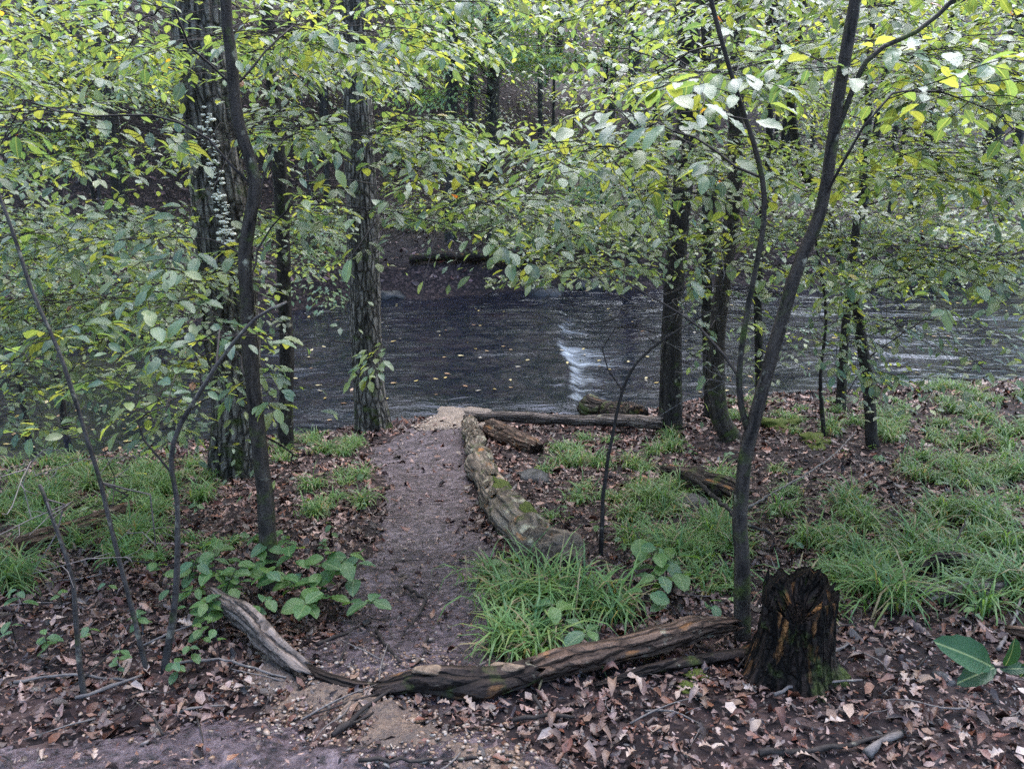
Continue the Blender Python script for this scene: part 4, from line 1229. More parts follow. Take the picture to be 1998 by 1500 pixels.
# bark plates and a rotten broken end
def lump(name, parent, centre, size, mat, seed, sub=3, flat=0.5, amp=0.35, rot=0.0):
    import bmesh
    bm = bmesh.new()
    bmesh.ops.create_icosphere(bm, subdivisions=sub, radius=1.0)
    V = np.array([v.co[:] for v in bm.verts]); F = np.array([[v.index for v in f.verts] for f in bm.faces]); bm.free()
    r = 1 + amp * fbm(V[:, 0] * 1.7 + seed, V[:, 1] * 1.7 + V[:, 2] * 1.1, seed, 4)
    V = V * r[:, None] * np.array([1, 1, flat]) * np.asarray(size)
    c, s_ = math.cos(rot), math.sin(rot)
    V = V @ np.array([[c, s_, 0], [-s_, c, 0], [0, 0, 1]])
    base = np.array(parent.location) if parent else np.zeros(3)
    return link(name, mesh_np(name, V, F, mat), parent, np.asarray(centre) - base)
endp = mp[-1]
lump('rotten_end', mainlog, endp + [-.03, 0.03, .0], (.13, .06, .13), M['rot'], 5, 4, 1.0, 0.7)
lump('hollow', mainlog, endp + [.0, -.015, -.03], (.09, .045, .075), M['stump'], 8, 3, 1.0, 0.3)  # solid lump; its dark colour stands in for shade inside the hollow
for k, u in enumerate((0.72, 0.86)):
    i = int(u * (len(mp) - 1))
    lump('moss_patch', mainlog, mp[i] + [rng.uniform(-.03, .06), 0, mr[i] * 0.92], (.05, .12, .035), M['moss'], 20 + k, 4, 0.6, 1.0, 0.3)
# bark plates, each a curved scale standing proud of the wood
pv = np.array([[x, y, 0.10 * (1 - (2 * y) ** 2) * 0.5 + z] for z in (0, .05) for x in (-.5, -.1, .3, .5) for y in (-.5, 0, .5)])
pf = []
for lay in (0, 12):
    for i in range(3):
        for j in range(2):
            a = lay + i * 3 + j
            pf.append([a, a + 3, a + 4, a + 1] if lay else [a, a + 1, a + 4, a + 3])
rim = [0, 1, 2, 5, 8, 11, 10, 9, 6, 3]
for i in range(10):
    a, b = rim[i], rim[(i + 1) % 10]
    pf.append([a, a + 12, b + 12, b])
PLATE = mesh_np('bark_plate', pv, np.array(pf), M['log'], {'bk': ('FLOAT_VECTOR', pv * 0.3 + 2)}, smooth=False)
for k in range(34):
    u = rng.uniform(0.03, 0.75); i = int(u * (len(mp) - 1))
    T = nrm(mp[min(i + 1, len(mp) - 1)] - mp[i - 1])
    side = nrm(np.cross(T, [0, 0, 1])); a = rng.uniform(-1.5, 1.5)
    out = nrm(np.array([0, 0, 1]) * math.cos(a) + side * math.sin(a))
    ob = bpy.data.objects.new('bark_plate', PLATE); COL.objects.link(ob); ob.parent = mainlog
    Y = np.cross(out, T)
    s_ = rng.uniform(0.05, 0.11)
    m_ = basis_matrix(mp[i] + out * mr[i] * 1.0 - mp[0], nrm(T + 0.3 * Y * rng.normal()), Y * 0.65, out, s_)
    ob.matrix_local = m_

log('fallen_log', 'long pale bare log lying along the water edge', [gp(905, 838, .16), gp(1000, 838, .15), gp(1100, 840, .12), gp(1200, 842, .12), gp(1300, 842, .10)], [.055, .06, .06, .07, .065], 'log_pale', 16, 0.1, 0.05, jag=.04, seed=9)
log('fallen_log', 'dark rotting log angled behind the head of the bark covered log', [gp(952, 850, .10), gp(985, 865, .09), gp(1050, 885, .04)], [.09, .10, .07], 'log_rust', 20, 0.25, 0.03, jag=.05, seed=12)
log('fallen_log', 'thick black log with pale cut end beside the water', [gp(1148, 822, .17), gp(1190, 826, .14), gp(1245, 832, .11)], [.15, .14, .12], 'log_dark', 24, 0.14, 0.03, jag=.02, seed=14)
lg, P_, R_ = log('fallen_log', 'splintered weathered grey log jutting up at the left of the path', [gp(432, 1215, .13), gp(480, 1250, .10), gp(530, 1288, .07), gp(585, 1315, .03)], [.020, .034, .042, .036], 'log_pale', 26, 0.42, 0.018, jag=.14, seed=17)
for k_, (oa, ob_) in enumerate((((.02, .0, .025), (.0, .01, .035)), ((-.02, -.01, .01), (-.03, .0, .02)))):
    V, F, B = tube(catmull([P_[6] + oa, P_[14] + ob_, P_[-4] + np.array(ob_) * .6], .02), [.010, .013, .004][0], 7, lambda th, sv: 1 + .5 * fbm(np.cos(th) * 3, np.sin(th) * 3 + sv * 6, 77, 3))
    link('splinter', mesh_np('splinter', V - P_[0], F, M['log_pale'], {'bk': ('FLOAT_VECTOR', B)}), lg)
log('fallen_log', 'thin dark pole bedded in the path in front of the grey log', [gp(575, 1305, .018), gp(640, 1330, .014), gp(700, 1345, .014), gp(755, 1350, .014)], [.026, .024, .021, .018], 'log_dark', 12, 0.12, 0.03, seed=18)
rl, rp, rr_ = log('fallen_log', 'long rotten black log lying across the foot of the path', [gp(745, 1350, .02), gp(830, 1345, .045), gp(950, 1345, .045), gp(1040, 1330, .05)], [.026, .045, .048, .046], 'log_dark', 30, 0.30, 0.02, jag=.05, seed=22)
log('fallen_log', 'lighter rotten log with a splintered rusty end leaning to the stump', [gp(1030, 1335, .05), gp(1130, 1310, .06), gp(1240, 1290, .07), gp(1350, 1268, .09), gp(1440, 1255, .09)], [.04, .045, .05, .048, .022], 'log_rust', 30, 0.26, 0.02, jag=.09, seed=26)
log('fallen_log', 'thin dark branch lying below the rusty log', [gp(1160, 1345, .02), gp(1280, 1315, .03), gp(1380, 1298, .03), gp(1460, 1285, .03)], [.012, .018, .02, .022], 'log_dark', 10, 0.1, 0.03, seed=28)
lump('rotten_end', rl, rp[8] + [0, 0, .036], (.05, .025, .016), M['rot'], 41, 3, 0.8, 0.5)
lump('rotten_end', rl, rp[int(len(rp)*.8)] + [0, 0, .042], (.07, .02, .012), M['rot'], 43, 3, 0.8, 0.5)
log('fallen_log', 'half buried dark red log crossing the left slope', [gp(-20, 1095, .04), gp(80, 1070, .05), gp(190, 1035, .05), gp(275, 990, .03)], [.05, .065, .06, .04], 'log_rust', 18, 0.2, 0.04, jag=.04, seed=31)
log('fallen_log', 'dark wet log among the sedge at right', [gp(1735, 1125, .02), gp(1830, 1115, .05), gp(1930, 1108, .04)], [.025, .045, .04], 'log_dark', 16, 0.18, 0.03, jag=.03, seed=33)
log('fallen_log', 'grey barked log at right below the dark wet one', [gp(1800, 1175, .03), gp(1870, 1170, .04), gp(1965, 1165, .04)], [.04, .045, .04], 'log_pale', 16, 0.15, 0.03, jag=.03, seed=34)
log('fallen_log', 'orange broken branch at the right edge', [gp(1960, 1240, .03), gp(2010, 1250, .03), gp(2060, 1260, .02)], [.02, .028, .03], 'log_rust', 12, 0.15, 0.03, jag=.03, seed=35)
log('fallen_log', 'black mossy log lying behind the forked tree', [gp(1290, 935, .08), gp(1350, 960, .10), gp(1420, 985, .10), gp(1450, 990, .06)], [.05, .085, .085, .06], 'log_dark', 18, 0.25, 0.03, jag=.04, seed=36)
log('fallen_log', 'dark drifted log along the far bank', [gp(800, 520, .15), gp(900, 515, .2), gp(1050, 518, .15)], [.10, .13, .10], 'log_dark', 12, 0.3, 0.12, seed=37)
log('fallen_log', 'undercut root log on the far bank at right', [gp(1720, 540, .2), gp(1800, 535, .25), gp(1880, 545, .15)], [.16, .2, .14], 'log_dark', 12, 0.2, 0.12, seed=38)

# stump --------------------------------------------------------------
sb = G(1540, 1308)
stump = empty('tree_stump', sb, 'dark rotten tree stump with jagged hollow top beside the forked tree', 'stump')
SEG, RW = 96, 34
th = np.linspace(0, 2 * np.pi, SEG, endpoint=False)
topz = 0.325 + 0.035 * np.sin(th * 1 + 0.9) + 0.02 * fbm(np.cos(th) * 5, np.sin(th) * 5, 5, 4, .6) + 0.022 * np.tanh(3 * fbm(np.cos(th) * 2.2 + 4, np.sin(th) * 2.2, 8, 2))
Vs, Bs = [], []
for k in range(RW):
    u = k / (RW - 1)
    z = -0.06 + (topz + 0.06) * u
    r = 0.112 + 0.05 * np.exp(-np.clip(z, 0, 1) / 0.06) * (1 + 0.45 * np.cos(5 * th + 1)) + 0.012 * (1 - u)
    r = r * (1 + 0.16 * fbm(np.cos(th) * 3.6, np.sin(th) * 3.6 + z * 0.8, 15, 3) + 0.10 * np.abs(fbm(np.cos(th) * 11, np.sin(th) * 11 + z * 2.2, 16, 3)) + 0.05 * fbm(np.cos(th) * 4 + z * 20, np.sin(th) * 4 + z * 9, 18, 3))
    Vs.append(np.c_[r * np.cos(th), r * np.sin(th), z]); Bs.append(np.c_[0.15 * np.cos(th), 0.15 * np.sin(th), z])
rt = np.linalg.norm(Vs[-1][:, :2], axis=1)
for k in range(1, 9):
    u = k / 8
    r = rt * (0.9 - 0.5 * u) * (1 + 0.12 * fbm(np.cos(th) * 5, np.sin(th) * 5 + u * 2, 19, 3)); z = topz - 0.01 - u * 0.09 + 0.02 * fbm(np.cos(th) * 6, np.sin(th) * 6 + u, 23, 2)
    Vs.append(np.c_[r * np.cos(th), r * np.sin(th), z]); Bs.append(np.c_[0.1 * np.cos(th), 0.1 * np.sin(th), z + 3])
NR = len(Vs)
V = np.vstack(Vs + [np.array([[0, 0, 0.22]])]); B = np.vstack(Bs + [np.array([[0, 0, 3.0]])])
i = np.arange(NR - 1)[:, None] * SEG; j = np.arange(SEG)[None]; j2 = (j + 1) % SEG
q4 = np.stack([i + j, i + j2, i + SEG + j2, i + SEG + j], -1).reshape(-1, 4)
jj = np.arange(SEG)
F = np.vstack([q4[:, [0, 1, 2]], q4[:, [0, 2, 3]], np.stack([(NR - 1) * SEG + jj, (NR - 1) * SEG + (jj + 1) % SEG, np.full(SEG, len(V) - 1)], -1)])
link('wood_shell', mesh_np('wood_shell', V, F, M['stump'], {'bk': ('FLOAT_VECTOR', B)}), stump)
sl = np.array(stump.location)
for k in range(22):                         # standing shards round the rim
    a = rng.uniform(0, 6.28); rr0 = 0.108 * rng.uniform(.8, 1.06); zt = float(np.interp(a, th, topz))
    b0 = np.array([rr0 * math.cos(a), rr0 * math.sin(a), zt - 0.10]); L_ = rng.uniform(.08, .15)
    V, F, B = tube(np.array([b0, b0 + [rng.normal(0, .006), rng.normal(0, .006), L_ * .6], b0 + [rng.normal(0, .012), rng.normal(0, .012), L_]]), np.array([.014, .010, .002]) * rng.uniform(.6, 1.3), 5, lambda t_, s_: 1 + .5 * np.cos(2 * t_ + a))
    link('shard', mesh_np('shard', V, F, M['stump'], {'bk': ('FLOAT_VECTOR', B + rng.uniform(0, 3))}, smooth=False), stump)
# moss cushions on the ground
for (px, py, s_, lab) in ((1590, 862, .14, 'bright moss cushion below the bowed sapling'), (1530, 830, .16, 'moss covered mound on the right bank edge'), (1360, 1318, .035, 'small moss tuft between the logs and the stump'), (1340, 1345, .035, 'flat moss pad below the small moss tuft')):
    o = lump('moss_cushion', None, gp(px, py, 0.0), (s_, s_, s_), M['moss'], int(px) % 90, 4, 0.3, 0.9)
    tag(o, lab, 'moss')

# rocks
for (px, py, s_, lab) in ((1040, 935, .11, 'dark mossy rock behind the bark covered log'), (1060, 575, .35, 'low black rock at the far water edge'), (1150, 560, .28, 'dark rock at the far bank right of the low one'), (760, 580, .25, 'wet stone at the far bank left of centre'), (1350, 985, .10, 'small dark rock beside the mossy log'), (1840, 1325, .03, 'pale stone under the big green leaf')):
    o = lump('rock', None, gp(px, py, 0.0), (s_ * 1.3, s_, s_), M['rock'], int(px) % 77, 3, 0.6, 0.5, rng.uniform(0, 3))
    tag(o, lab, 'rock')

# pebbles -------------------------------------------------------------
import bmesh
bm = bmesh.new(); bmesh.ops.create_icosphere(bm, subdivisions=1, radius=1.0)
ICO_V = np.array([v.co[:] for v in bm.verts]); ICO_F = np.array([[v.index for v in f.verts] for f in bm.faces]); bm.free()
PEB = [(.19, .115, .075), (.23, .16, .12), (.13, .078, .055), (.26, .205, .17), (.10, .076, .07), (.17, .10, .06)]
def pebble_mass(name, n, fn, size, label, pal):
    xs, ys = fn(n)
    n = len(xs); s = rng.uniform(*size, n) ** 1.0
    z = np.maximum(hq(xs, ys), -0.01) + 0.012 + s * 0.25
    sc = np.c_[s * rng.uniform(.8, 1.4, n), s * rng.uniform(.7, 1.1, n), s * rng.uniform(.4, .8, n)]
    a = rng.uniform(0, 6.28, n); ca, sa = np.cos(a), np.sin(a)
    J = 1 + rng.normal(0, 0.22, (n, len(ICO_V), 1))
    L = ICO_V[None] * J * sc[:, None]
    V = np.stack([L[..., 0] * ca[:, None] - L[..., 1] * sa[:, None] + xs[:, None], L[..., 0] * sa[:, None] + L[..., 1] * ca[:, None] + ys[:, None], L[..., 2] + z[:, None]], -1).reshape(-1, 3)
    F = (ICO_F[None] + (np.arange(n) * len(ICO_V))[:, None, None]).reshape(-1, 3)
    c = np.array(pal)[rng.choice(len(pal), n)] * rng.uniform(.7, 1.15, (n, 1))
    o = link(name, mesh_np(name, V, F, M['stone'], {'col': ('FLOAT_COLOR', np.repeat(np.c_[c, np.ones(n)], len(ICO_V), 0))}))
    return tag(o, label, 'gravel', kind='stuff')
def f_front(n):
    x, y = rng.uniform(-1.2, .6, n), rng.uniform(1.4, 2.5, n); k = gravel_front(x, y) > -0.05; return x[k], y[k]
def f_shore(n):
    x, y = rng.uniform(-1.5, .4, n), rng.uniform(7.8, 9.8, n); k = gravel_shore(x, y) > -0.04; return x[k], y[k]
def f_trail(n):
    x, y = rng.uniform(-3.2, 2.0, n), rng.uniform(1.0, 8.5, n); k = (path_mask(x, y) > -0.05) & (rng.random(n) < np.interp(y, [1, 3, 8], [1, .8, .4])); return x[k], y[k]
pebble_mass('gravel', 4200, f_front, (.002, .009), 'loose orange gravel in front of the rotten log', PEB)
pebble_mass('gravel', 3600, f_shore, (.006, .020), 'loose tan gravel on the spit at the water', [(.25, .18, .135), (.21, .14, .10), (.31, .24, .19), (.15, .11, .09)])
pebble_mass('gravel', 3000, f_trail, (.002, .007), 'fine grit scattered on the dirt path', [(.09, .066, .062), (.16, .11, .08), (.20, .165, .15), (.05, .036, .034)])
PEB_ME = []
for k in range(8):
    v = ICO_V * (1 + rng.normal(0, 0.24, (len(ICO_V), 1))) * np.array([1.2, .8, .55])
    PEB_ME.append(mesh_np('pebble', v, ICO_F, M['stone'], {'col': ('FLOAT_COLOR', np.tile(np.r_[PEB[k % 6], 1], (len(v), 1)))}))
for k in range(120):
    px, py = (rng.uniform(520, 860), rng.uniform(1310, 1440)) if k < 70 else (rng.uniform(20, 1150), rng.uniform(1370, 1495)) if k < 105 else (rng.uniform(720, 900), rng.uniform(1050, 1280))
    p = G(px, py)
    s_ = rng.uniform(.006, .014)
    pk = int(rng.integers(8))
    o = link('pebble', PEB_ME[pk], None, p + [0, 0, .012])
    o.rotation_euler = (rng.uniform(-.3, .3), rng.uniform(-.3, .3), rng.uniform(0, 6.28)); o.scale = (s_, s_, s_)
    tag(o, ['reddish', 'tan', 'dark brown', 'pale grey', 'dark grey', 'orange brown'][pk % 6] + ' pebble lying ' + ('on the orange gravel before the log' if k < 70 else 'on the foreground trail' if k < 105 else 'on the path behind the log'), 'pebble', 'pebbles on the path')

# sticks --------------------------------------------------------------
STICKS = [([(1340, 1035), (1430, 1095), (1495, 1120)], (.35, .26, .22), .014, 'twig', 'dark slanting dead stick propped against the stump'),
          ([(1455, 1020), (1520, 985), (1610, 930), (1665, 880)], (.10, .12, .14, .18), .008, 'twig_pale', 'long pale stick lying across the right slope'),
          ([(650, 1445), (700, 1405), (765, 1362)], (.02, .03, .04), .009, 'twig', 'black stick poking out in front of the rotten log'),
          ([(680, 1425), (730, 1400)], (.02, .02), .006, 'twig', 'short black twig beside the black stick'),
          ([(790, 1155), (830, 1178), (832, 1185)], (.03, .03, .03), .010, 'twig', 'short dark stick on the middle of the path'),
          ([(832, 1180), (815, 1210), (790, 1240)], (.03, .02, .02), .008, 'twig', 'forked dark stick below the short one on the path'),
          ([(735, 1240), (760, 1275), (780, 1300)], (.02, .02, .02), .009, 'twig', 'root like stick at the foot of the path'),
          ([(835, 1250), (825, 1285)], (.02, .02), .006, 'twig', 'small stick near the rotten log on the path'),
          ([(30, 1345), (130, 1330), (250, 1335)], (.03, .03, .02), .006, 'twig_pale', 'pale twig by the foot of the dead sapling'),
          ([(150, 1375), (260, 1345), (280, 1335)], (.03, .04, .04), .007, 'twig_pale', 'pale twig leaning from the trail edge at left'),
          ([(330, 1315), (430, 1310), (560, 1335)], (.04, .05, .03), .006, 'twig_pale', 'long thin twig behind the trail at left'),
          ([(345, 1400), (400, 1388), (440, 1385)], (.02, .02, .02), .005, 'twig_pale', 'bleached twig on the trail at left'),
          ([(1570, 1335), (1610, 1305), (1650, 1280)], (.02, .05, .06), .009, 'twig_pale', 'pale stick at the right foot of the stump'),
          ([(1510, 1365), (1560, 1350), (1680, 1340)], (.02, .03, .03), .006, 'twig_pale', 'thin bleached stick in front of the stump'),
          ([(1130, 1325), (1145, 1300), (1158, 1272)], (.03, .08, .11), .007, 'twig_pale', 'pale twig leaning on the rotten log'),
          ([(1945, 1275), (1970, 1235), (1985, 1190)], (.02, .03, .06), .008, 'twig_pale', 'curved pale root at the right edge'),
          ([(700, 1490), (860, 1488), (1000, 1480)], (.015, .015, .015), .007, 'twig', 'dark twig lying along the bottom edge of the trail'),
          ([(1000, 1415), (1080, 1410), (1120, 1408)], (.02, .03, .02), .008, 'twig', 'dark twig in the litter right of the trail'),
          ([(1040, 1370), (1060, 1400)], (.03, .02), .007, 'twig', 'short twig below the rotten log'),
          ([(1790, 1130), (1850, 1100), (1880, 1060)], (.05, .1, .2), .006, 'twig', 'thin dark stem rising from the sedge at right'),
          ([(1250, 1000), (1180, 900), (1140, 860)], (.08, .08, .1), .006, 'twig', 'fine dark twig in the sedge behind the log'),
          ([(440, 1130), (340, 1120), (250, 1110)], (.05, .05, .05), .006, 'twig', 'dark twig across the left slope'),
          ([(620, 1265), (690, 1240), (700, 1235)], (.02, .03, .03), .009, 'twig', 'dark stick at the left path edge'),
          ([(1480, 1480), (1620, 1470), (1760, 1440)], (.02, .02, .03), .010, 'twig', 'bark strip among the litter at bottom right'),
          ([(1690, 1480), (1730, 1455), (1755, 1445)], (.02, .03, .03), .016, 'twig_pale', 'flat grey bark piece at bottom right')]
for pts, ups, r, mt, lab in STICKS:
    P = np.array([gp(px, py, u) for (px, py), u in zip(pts, ups)])
    P = catmull(P, 0.03)
    P[1:-1] += rng.normal(0, r * 0.35, (len(P) - 2, 3))
    V, F, B = tube(P, np.linspace(r, r * 0.55, len(P)) * (1 + 0.15 * rng.normal(size=len(P))), 7)
    o = link('stick', mesh_np('stick', V - P[0], F, M[mt], {'bk': ('FLOAT_VECTOR', B)}), None, P[0])
    tag(o, lab, 'stick')
STK = []
for k in range(6):
    P = np.array([[0, 0, 0], [.33, rng.normal(0, .05), .03], [.7, rng.normal(0, .05), .02], [1, 0, 0]])
    V, F, B = tube(catmull(P, .12), np.linspace(.016, .007, len(catmull(P, .12))), 5)
    STK.append(mesh_np('twig', V, F, M['twig' if k % 2 else 'twig_pale'], {'bk': ('FLOAT_VECTOR', B)}))
for k in range(110):
    px, py = rng.uniform(0, 1998), rng.uniform(1060, 1495)
    p = G(px, py)
    if path_mask(p[0], p[1]) > 0 and rng.random() < 0.6: continue
    s_ = rng.uniform(.08, .3)
    tk = int(rng.integers(6))
    o = link('twig', STK[tk], None, p + [0, 0, .022])
    o.rotation_euler = (0, rng.uniform(-.15, .15), rng.uniform(0, 6.28)); o.scale = (s_, s_, s_)
    tag(o, ('dark' if tk % 2 else 'pale') + ' thin twig fallen in the litter ' + ('at far left' if px < 350 else 'left of the path' if px < 750 else 'by the path and rotten logs' if px < 1200 else 'near the stump' if px < 1650 else 'on the right slope'), 'twig', 'twigs in the leaf litter')

# single fallen leaves in the foreground --------------------------------
FALL = []
for k in range(24):
    tm = [OAK, FLATL, CURL][k % 3]
    v = tm[0].copy(); v[:, 0] -= 0.5
    v[:, 2] += 0.10 * np.sin(v[:, 0] * 5 + k) + 0.12 * (v[:, 1] ** 2) * 4 * (1 if k % 2 else -0.5)
    v[:, 2] -= v[:, 2].min()
    c = BROWNS[[1, 2, 5, 8, 0, 7, 3, 2][k % 8]] * (0.8 + 0.3 * ((k * 5) % 7) / 7)
    FALL.append(None); FALL[-1] = (mesh_np('fallen_leaf', v, tm[1], M['litter'], {'col': ('FLOAT_COLOR', np.tile(np.r_[c, 1], (len(v), 1))), 'lc': ('FLOAT_VECTOR', v)})); FALL[-1]['kind_index'] = k
k = 0
while k < 300:
    px, py = rng.uniform(-20, 2020), 1080 + 420 * rng.random() ** 0.7
    if px < 700 and py > 1370 and rng.random() < 0.85: continue
    p = G(px, py)
    if path_mask(p[0], p[1]) > 0 and rng.random() < 0.75: continue
    s_ = rng.uniform(.028, .065)
    o = link('fallen_leaf', FALL[int(rng.integers(24))], None, p + [0, 0, .016])
    o.rotation_euler = (rng.normal(0, .2), rng.normal(0, .2), rng.uniform(0, 6.28)); o.scale = (s_, s_ * rng.uniform(.75, 1.1), s_)
    lk = int(o.data['kind_index'])
    side = 'on the dirt path' if path_mask(p[0], p[1]) > 0 else 'left of the path' if px < 750 else 'in front of the rotten logs' if px < 1450 and py > 1300 else 'right of the path' if px < 1450 else 'around the stump' if px < 1700 else 'at lower right'
    tag(o, ['lobed', 'flat', 'curled'][lk % 3] + ' ' + ['brown', 'tan', 'dull tan', 'pale', 'dark brown', 'rust brown', 'red brown', 'light brown'][lk % 8] + ' fallen leaf ' + side, 'fallen leaf', 'loose fallen leaves in the foreground')
    k += 1
YEL = []
for k in range(6):
    v = FLATL[0] * np.array([1, 1, .3]); v[:, 0] -= .5
    c = [(.27, .19, .06), (.24, .15, .07), (.32, .26, .13), (.18, .09, .04), (.30, .23, .08), (.22, .19, .15)][k]
    YEL.append(mesh_np('floating_leaf', v, FLATL[1], M['litter'], {'col': ('FLOAT_COLOR', np.tile(np.r_[np.array(c), 1], (len(v), 1))), 'lc': ('FLOAT_VECTOR', v)}))
k = 0
while k < 190:
    px, py = rng.uniform(-40, 2040), rng.uniform(560, 870)
    d = ray(px, py); t = (CAM_Z - 0.07) / -d[2]; x, y = d[0] * t, d[1] * t
    if H(x, y) > -0.05: continue
    if vnoise(x * 0.7, y * 0.7, 91) < 0.45 and rng.random() < 0.8: continue
    j = int(np.argmin(np.abs(wx - x))); i = int(np.argmin(np.abs(wy - y)))
    yk = int(rng.integers(6))
    o = link('floating_leaf', YEL[yk], None, (x, y, WZ[i, j] + 0.008))
    s_ = rng.uniform(.05, .11); o.scale = (s_, s_, s_); o.rotation_euler = (rng.normal(0, .08), rng.normal(0, .08), rng.uniform(0, 6.28))
    tag(o, ['small yellow', 'ochre', 'pale straw', 'rust brown', 'bright yellow', 'greyish tan'][yk] + ' leaf drifting on the dark stream ' + ('left of the path trunk' if px < 700 else 'between the path end and the far bank' if px < 1090 else 'below the white riffle' if px < 1500 else 'behind the right bank saplings'), 'floating leaf', 'yellow leaves floating on the stream')
    k += 1

# broad leaved seedlings ------------------------------------------------
PLANT_LEAF = []
for k in range(10):
    tv, tf = near_leaf(300 + k, 1.15 + 0.25 * (k % 3) / 2, 0.15 + 0.25 * (k % 4) / 4)
    c = np.array([[.045, .10, .034], [.06, .12, .036], [.08, .14, .038], [.05, .105, .05]])[k % 4] * (0.85 + 0.3 * (k % 5) / 5)
    PLANT_LEAF.append(mesh_np('leaf', tv, tf, M['plant_leaf'], {'col': ('FLOAT_COLOR', np.tile(np.r_[c, 1], (len(tv), 1))), 'lc': ('FLOAT_VECTOR', np.c_[tv[:, 0], tv[:, 1], 0 * tv[:, 0]])}))
def plant(px, py, hgt, nleaf, lsize, label, group=None, spread=0.6, stems=1, name='seedling', cat='plant', at=None):
    b = G(px, py) if at is None else np.asarray(at)
    root = empty(name, b, label, cat, group)
    for sidx in range(stems):
        a0 = rng.uniform(0, 6.28); ln = rng.uniform(0.3, 1.3) * hgt if stems > 1 else rng.uniform(0, .25) * hgt
        top = np.array([math.cos(a0) * ln, math.sin(a0) * ln, hgt * rng.uniform(.75, 1.1)])
        path = catmull([[0, 0, -.02], top * [.35, .35, .55], top], hgt / 6)
        V, F, B = tube(path, np.linspace(.003, .0015, len(path)), 5)
        link('stem', mesh_np('stem', V, F, M['twig'], {'bk': ('FLOAT_VECTOR', B)}), root)
        m = max(2, nleaf // stems)
        for i in range(m):
            u = 1 - 0.55 * (i / m) ** 1.2
            p = np.array([np.interp(u, np.linspace(0, 1, len(path)), path[:, c]) for c in range(3)])
            a = a0 + i * 2.4 + rng.uniform(-.4, .4)
            X = nrm([math.cos(a), math.sin(a), rng.uniform(-.35, .2)])
            N = nrm(np.array([0, 0, 1]) + rng.normal(0, .25, 3)); Y = nrm(np.cross(N, X)); Z = np.cross(X, Y)
            ob = bpy.data.objects.new('leaf', PLANT_LEAF[int(rng.integers(10))]); COL.objects.link(ob); ob.parent = root
            ob.matrix_local = basis_matrix(p, X, Y, Z, lsize * rng.uniform(.7, 1.2))
    return root
plant(505, 1180, .24, 36, .085, 'bushy broad leaved plant at the foot of the kinked tree', stems=5, name='leafy_plant')
plant(610, 1190, .24, 36, .10, 'glossy big leaved plant hanging over the left path edge', stems=5, name='leafy_plant')
plant(680, 1205, .20, 16, .09, 'low glossy plant at the path side end of the leafy cluster', stems=3, name='leafy_plant')
plant(430, 1205, .22, 26, .07, 'small leaved plant behind the weathered grey log', stems=4, name='leafy_plant')
plant(360, 1180, .2, 24, .07, 'pale green plant left of the leafy cluster', stems=4, name='leafy_plant')
plant(470, 1230, .16, 12, .08, 'low plant under the tip of the weathered grey log', stems=3, name='leafy_plant')
plant(1130, 1265, .16, 10, .085, 'light green seedling in front of the sedge by the rotten log', stems=2, name='leafy_plant')
plant(1310, 1165, .22, 14, .10, 'bluish green seedling left of the slanting dead stick', stems=3, name='leafy_plant')
plant(1240, 1150, .18, 10, .10, 'flat leaved seedling among the sedge below the twiggy sapling', stems=2, name='leafy_plant')
plant(1340, 1225, .18, 8, .07, 'small seedling behind the rusty log', stems=2, name='leafy_plant')
plant(970, 1140, .14, 4, .08, 'single leaved seedling at the path edge by the log end', stems=1, name='leafy_plant')
SEED = [(300, 1150), (230, 1170), (340, 1200), (120, 1180), (60, 1200), (280, 1230), (395, 1265), (440, 1290), (240, 1330), (100, 1290), (40, 1260), (190, 1260), (350, 1330), (400, 1310),
        (720, 950), (700, 1000), (660, 1060), (620, 1080), (560, 1090), (680, 920), (1150, 1040), (1090, 1010), (1210, 1090), (1600, 1010), (1700, 960), (1760, 930), (1820, 960), (1560, 950), (1420, 900), (1350, 900),
        (1330, 870), (1440, 1130), (1620, 1100), (1500, 1030), (1880, 1230), (330, 960), (280, 990), (400, 1010), (470, 1060), (600, 1010), (1540, 1080), (1650, 900), (1710, 900), (1690, 880)]
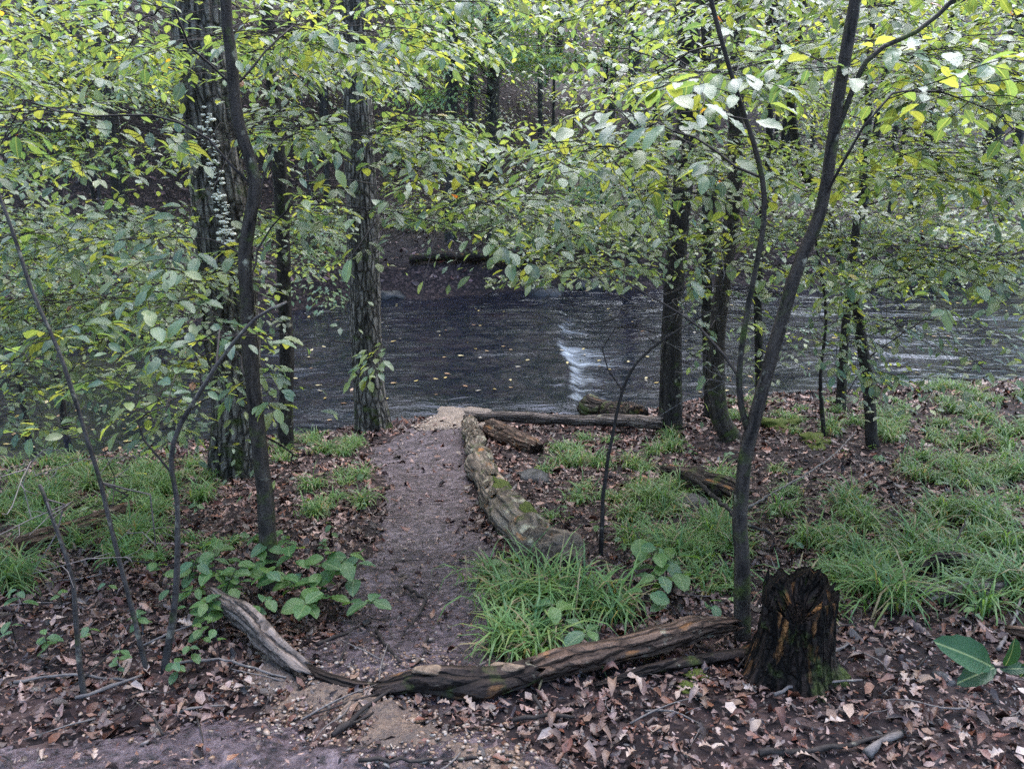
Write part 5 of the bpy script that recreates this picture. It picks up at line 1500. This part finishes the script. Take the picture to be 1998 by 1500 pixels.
for px, py in SEED:
    plant(px + rng.uniform(-15, 15), py, rng.uniform(.06, .16), int(rng.integers(3, 8)), rng.uniform(.032, .058), 'small green seedling ' + ('among sapling stems on the left slope' if px < 420 else 'between the kinked tree and the path' if px < 760 else 'in the sedge behind the bark covered log' if px < 1300 else 'around the base of the forked tree' if px < 1560 else 'in the litter of the right slope'), 'seedlings scattered on the near slope')
# big glossy leaves of the plant at the right edge
gb = np.array(W(2030, 1420, 1.75)); gb[2] = H(gb[0], gb[1])
root = empty('leafy_plant', gb, 'close plant at the right edge with large glossy dark green leaves', 'plant')
Yb = 1.75
stem_pts = [gb, W(2010, 1330, Yb), W(1975, 1300, Yb), W(1940, 1300, Yb)]
V, F, B = tube(catmull(stem_pts, .03), .004, 6)
link('stem', mesh_np('stem', V - gb, F, M['twig'], {'bk': ('FLOAT_VECTOR', B)}), root)
BIG = []
for k in range(2):
    tv, tf = near_leaf(400 + k, 0.95, .25)
    BIG.append(mesh_np('leaf', tv, tf, M['big_leaf'], {'col': ('FLOAT_COLOR', np.tile(np.r_[np.array([.012, .036, .013]) * (1 + .5 * k), 1], (len(tv), 1))), 'lc': ('FLOAT_VECTOR', np.c_[tv[:, 0], tv[:, 1], 0 * tv[:, 0]])}))
for (a, b, nvec, m) in (((1935, 1300), (1835, 1245), (.2, -.75, .6), 1), ((1945, 1300), (1860, 1330), (-.1, -.5, .85), 0), ((1960, 1300), (1995, 1250), (.1, -.8, .5), 1), ((1950, 1305), (2020, 1300), (.0, -.6, .8), 0), ((1990, 1320), (2040, 1270), (.1, -.7, .6), 1)):
    A_, B_ = W(*a, Yb), W(*b, Yb - .03)
    X = B_ - A_; L = np.linalg.norm(X); X = X / L
    N = nrm(nvec); Y = nrm(np.cross(N, X)); Z = np.cross(X, Y)
    ob = bpy.data.objects.new('leaf', BIG[m]); COL.objects.link(ob); ob.parent = root
    ob.matrix_local = basis_matrix(A_ - gb, X, Y, Z, L * .85)

tri = 0
for me in bpy.data.meshes:
    tri += sum(1 for _ in ()) + len(me.loops) - 2 * len(me.polygons)
print('TRIANGLES', tri, 'OBJECTS', len(bpy.data.objects), 'LEAVES', sum(sum(len(l[0]) for l in t.leaf) for t in TREES))
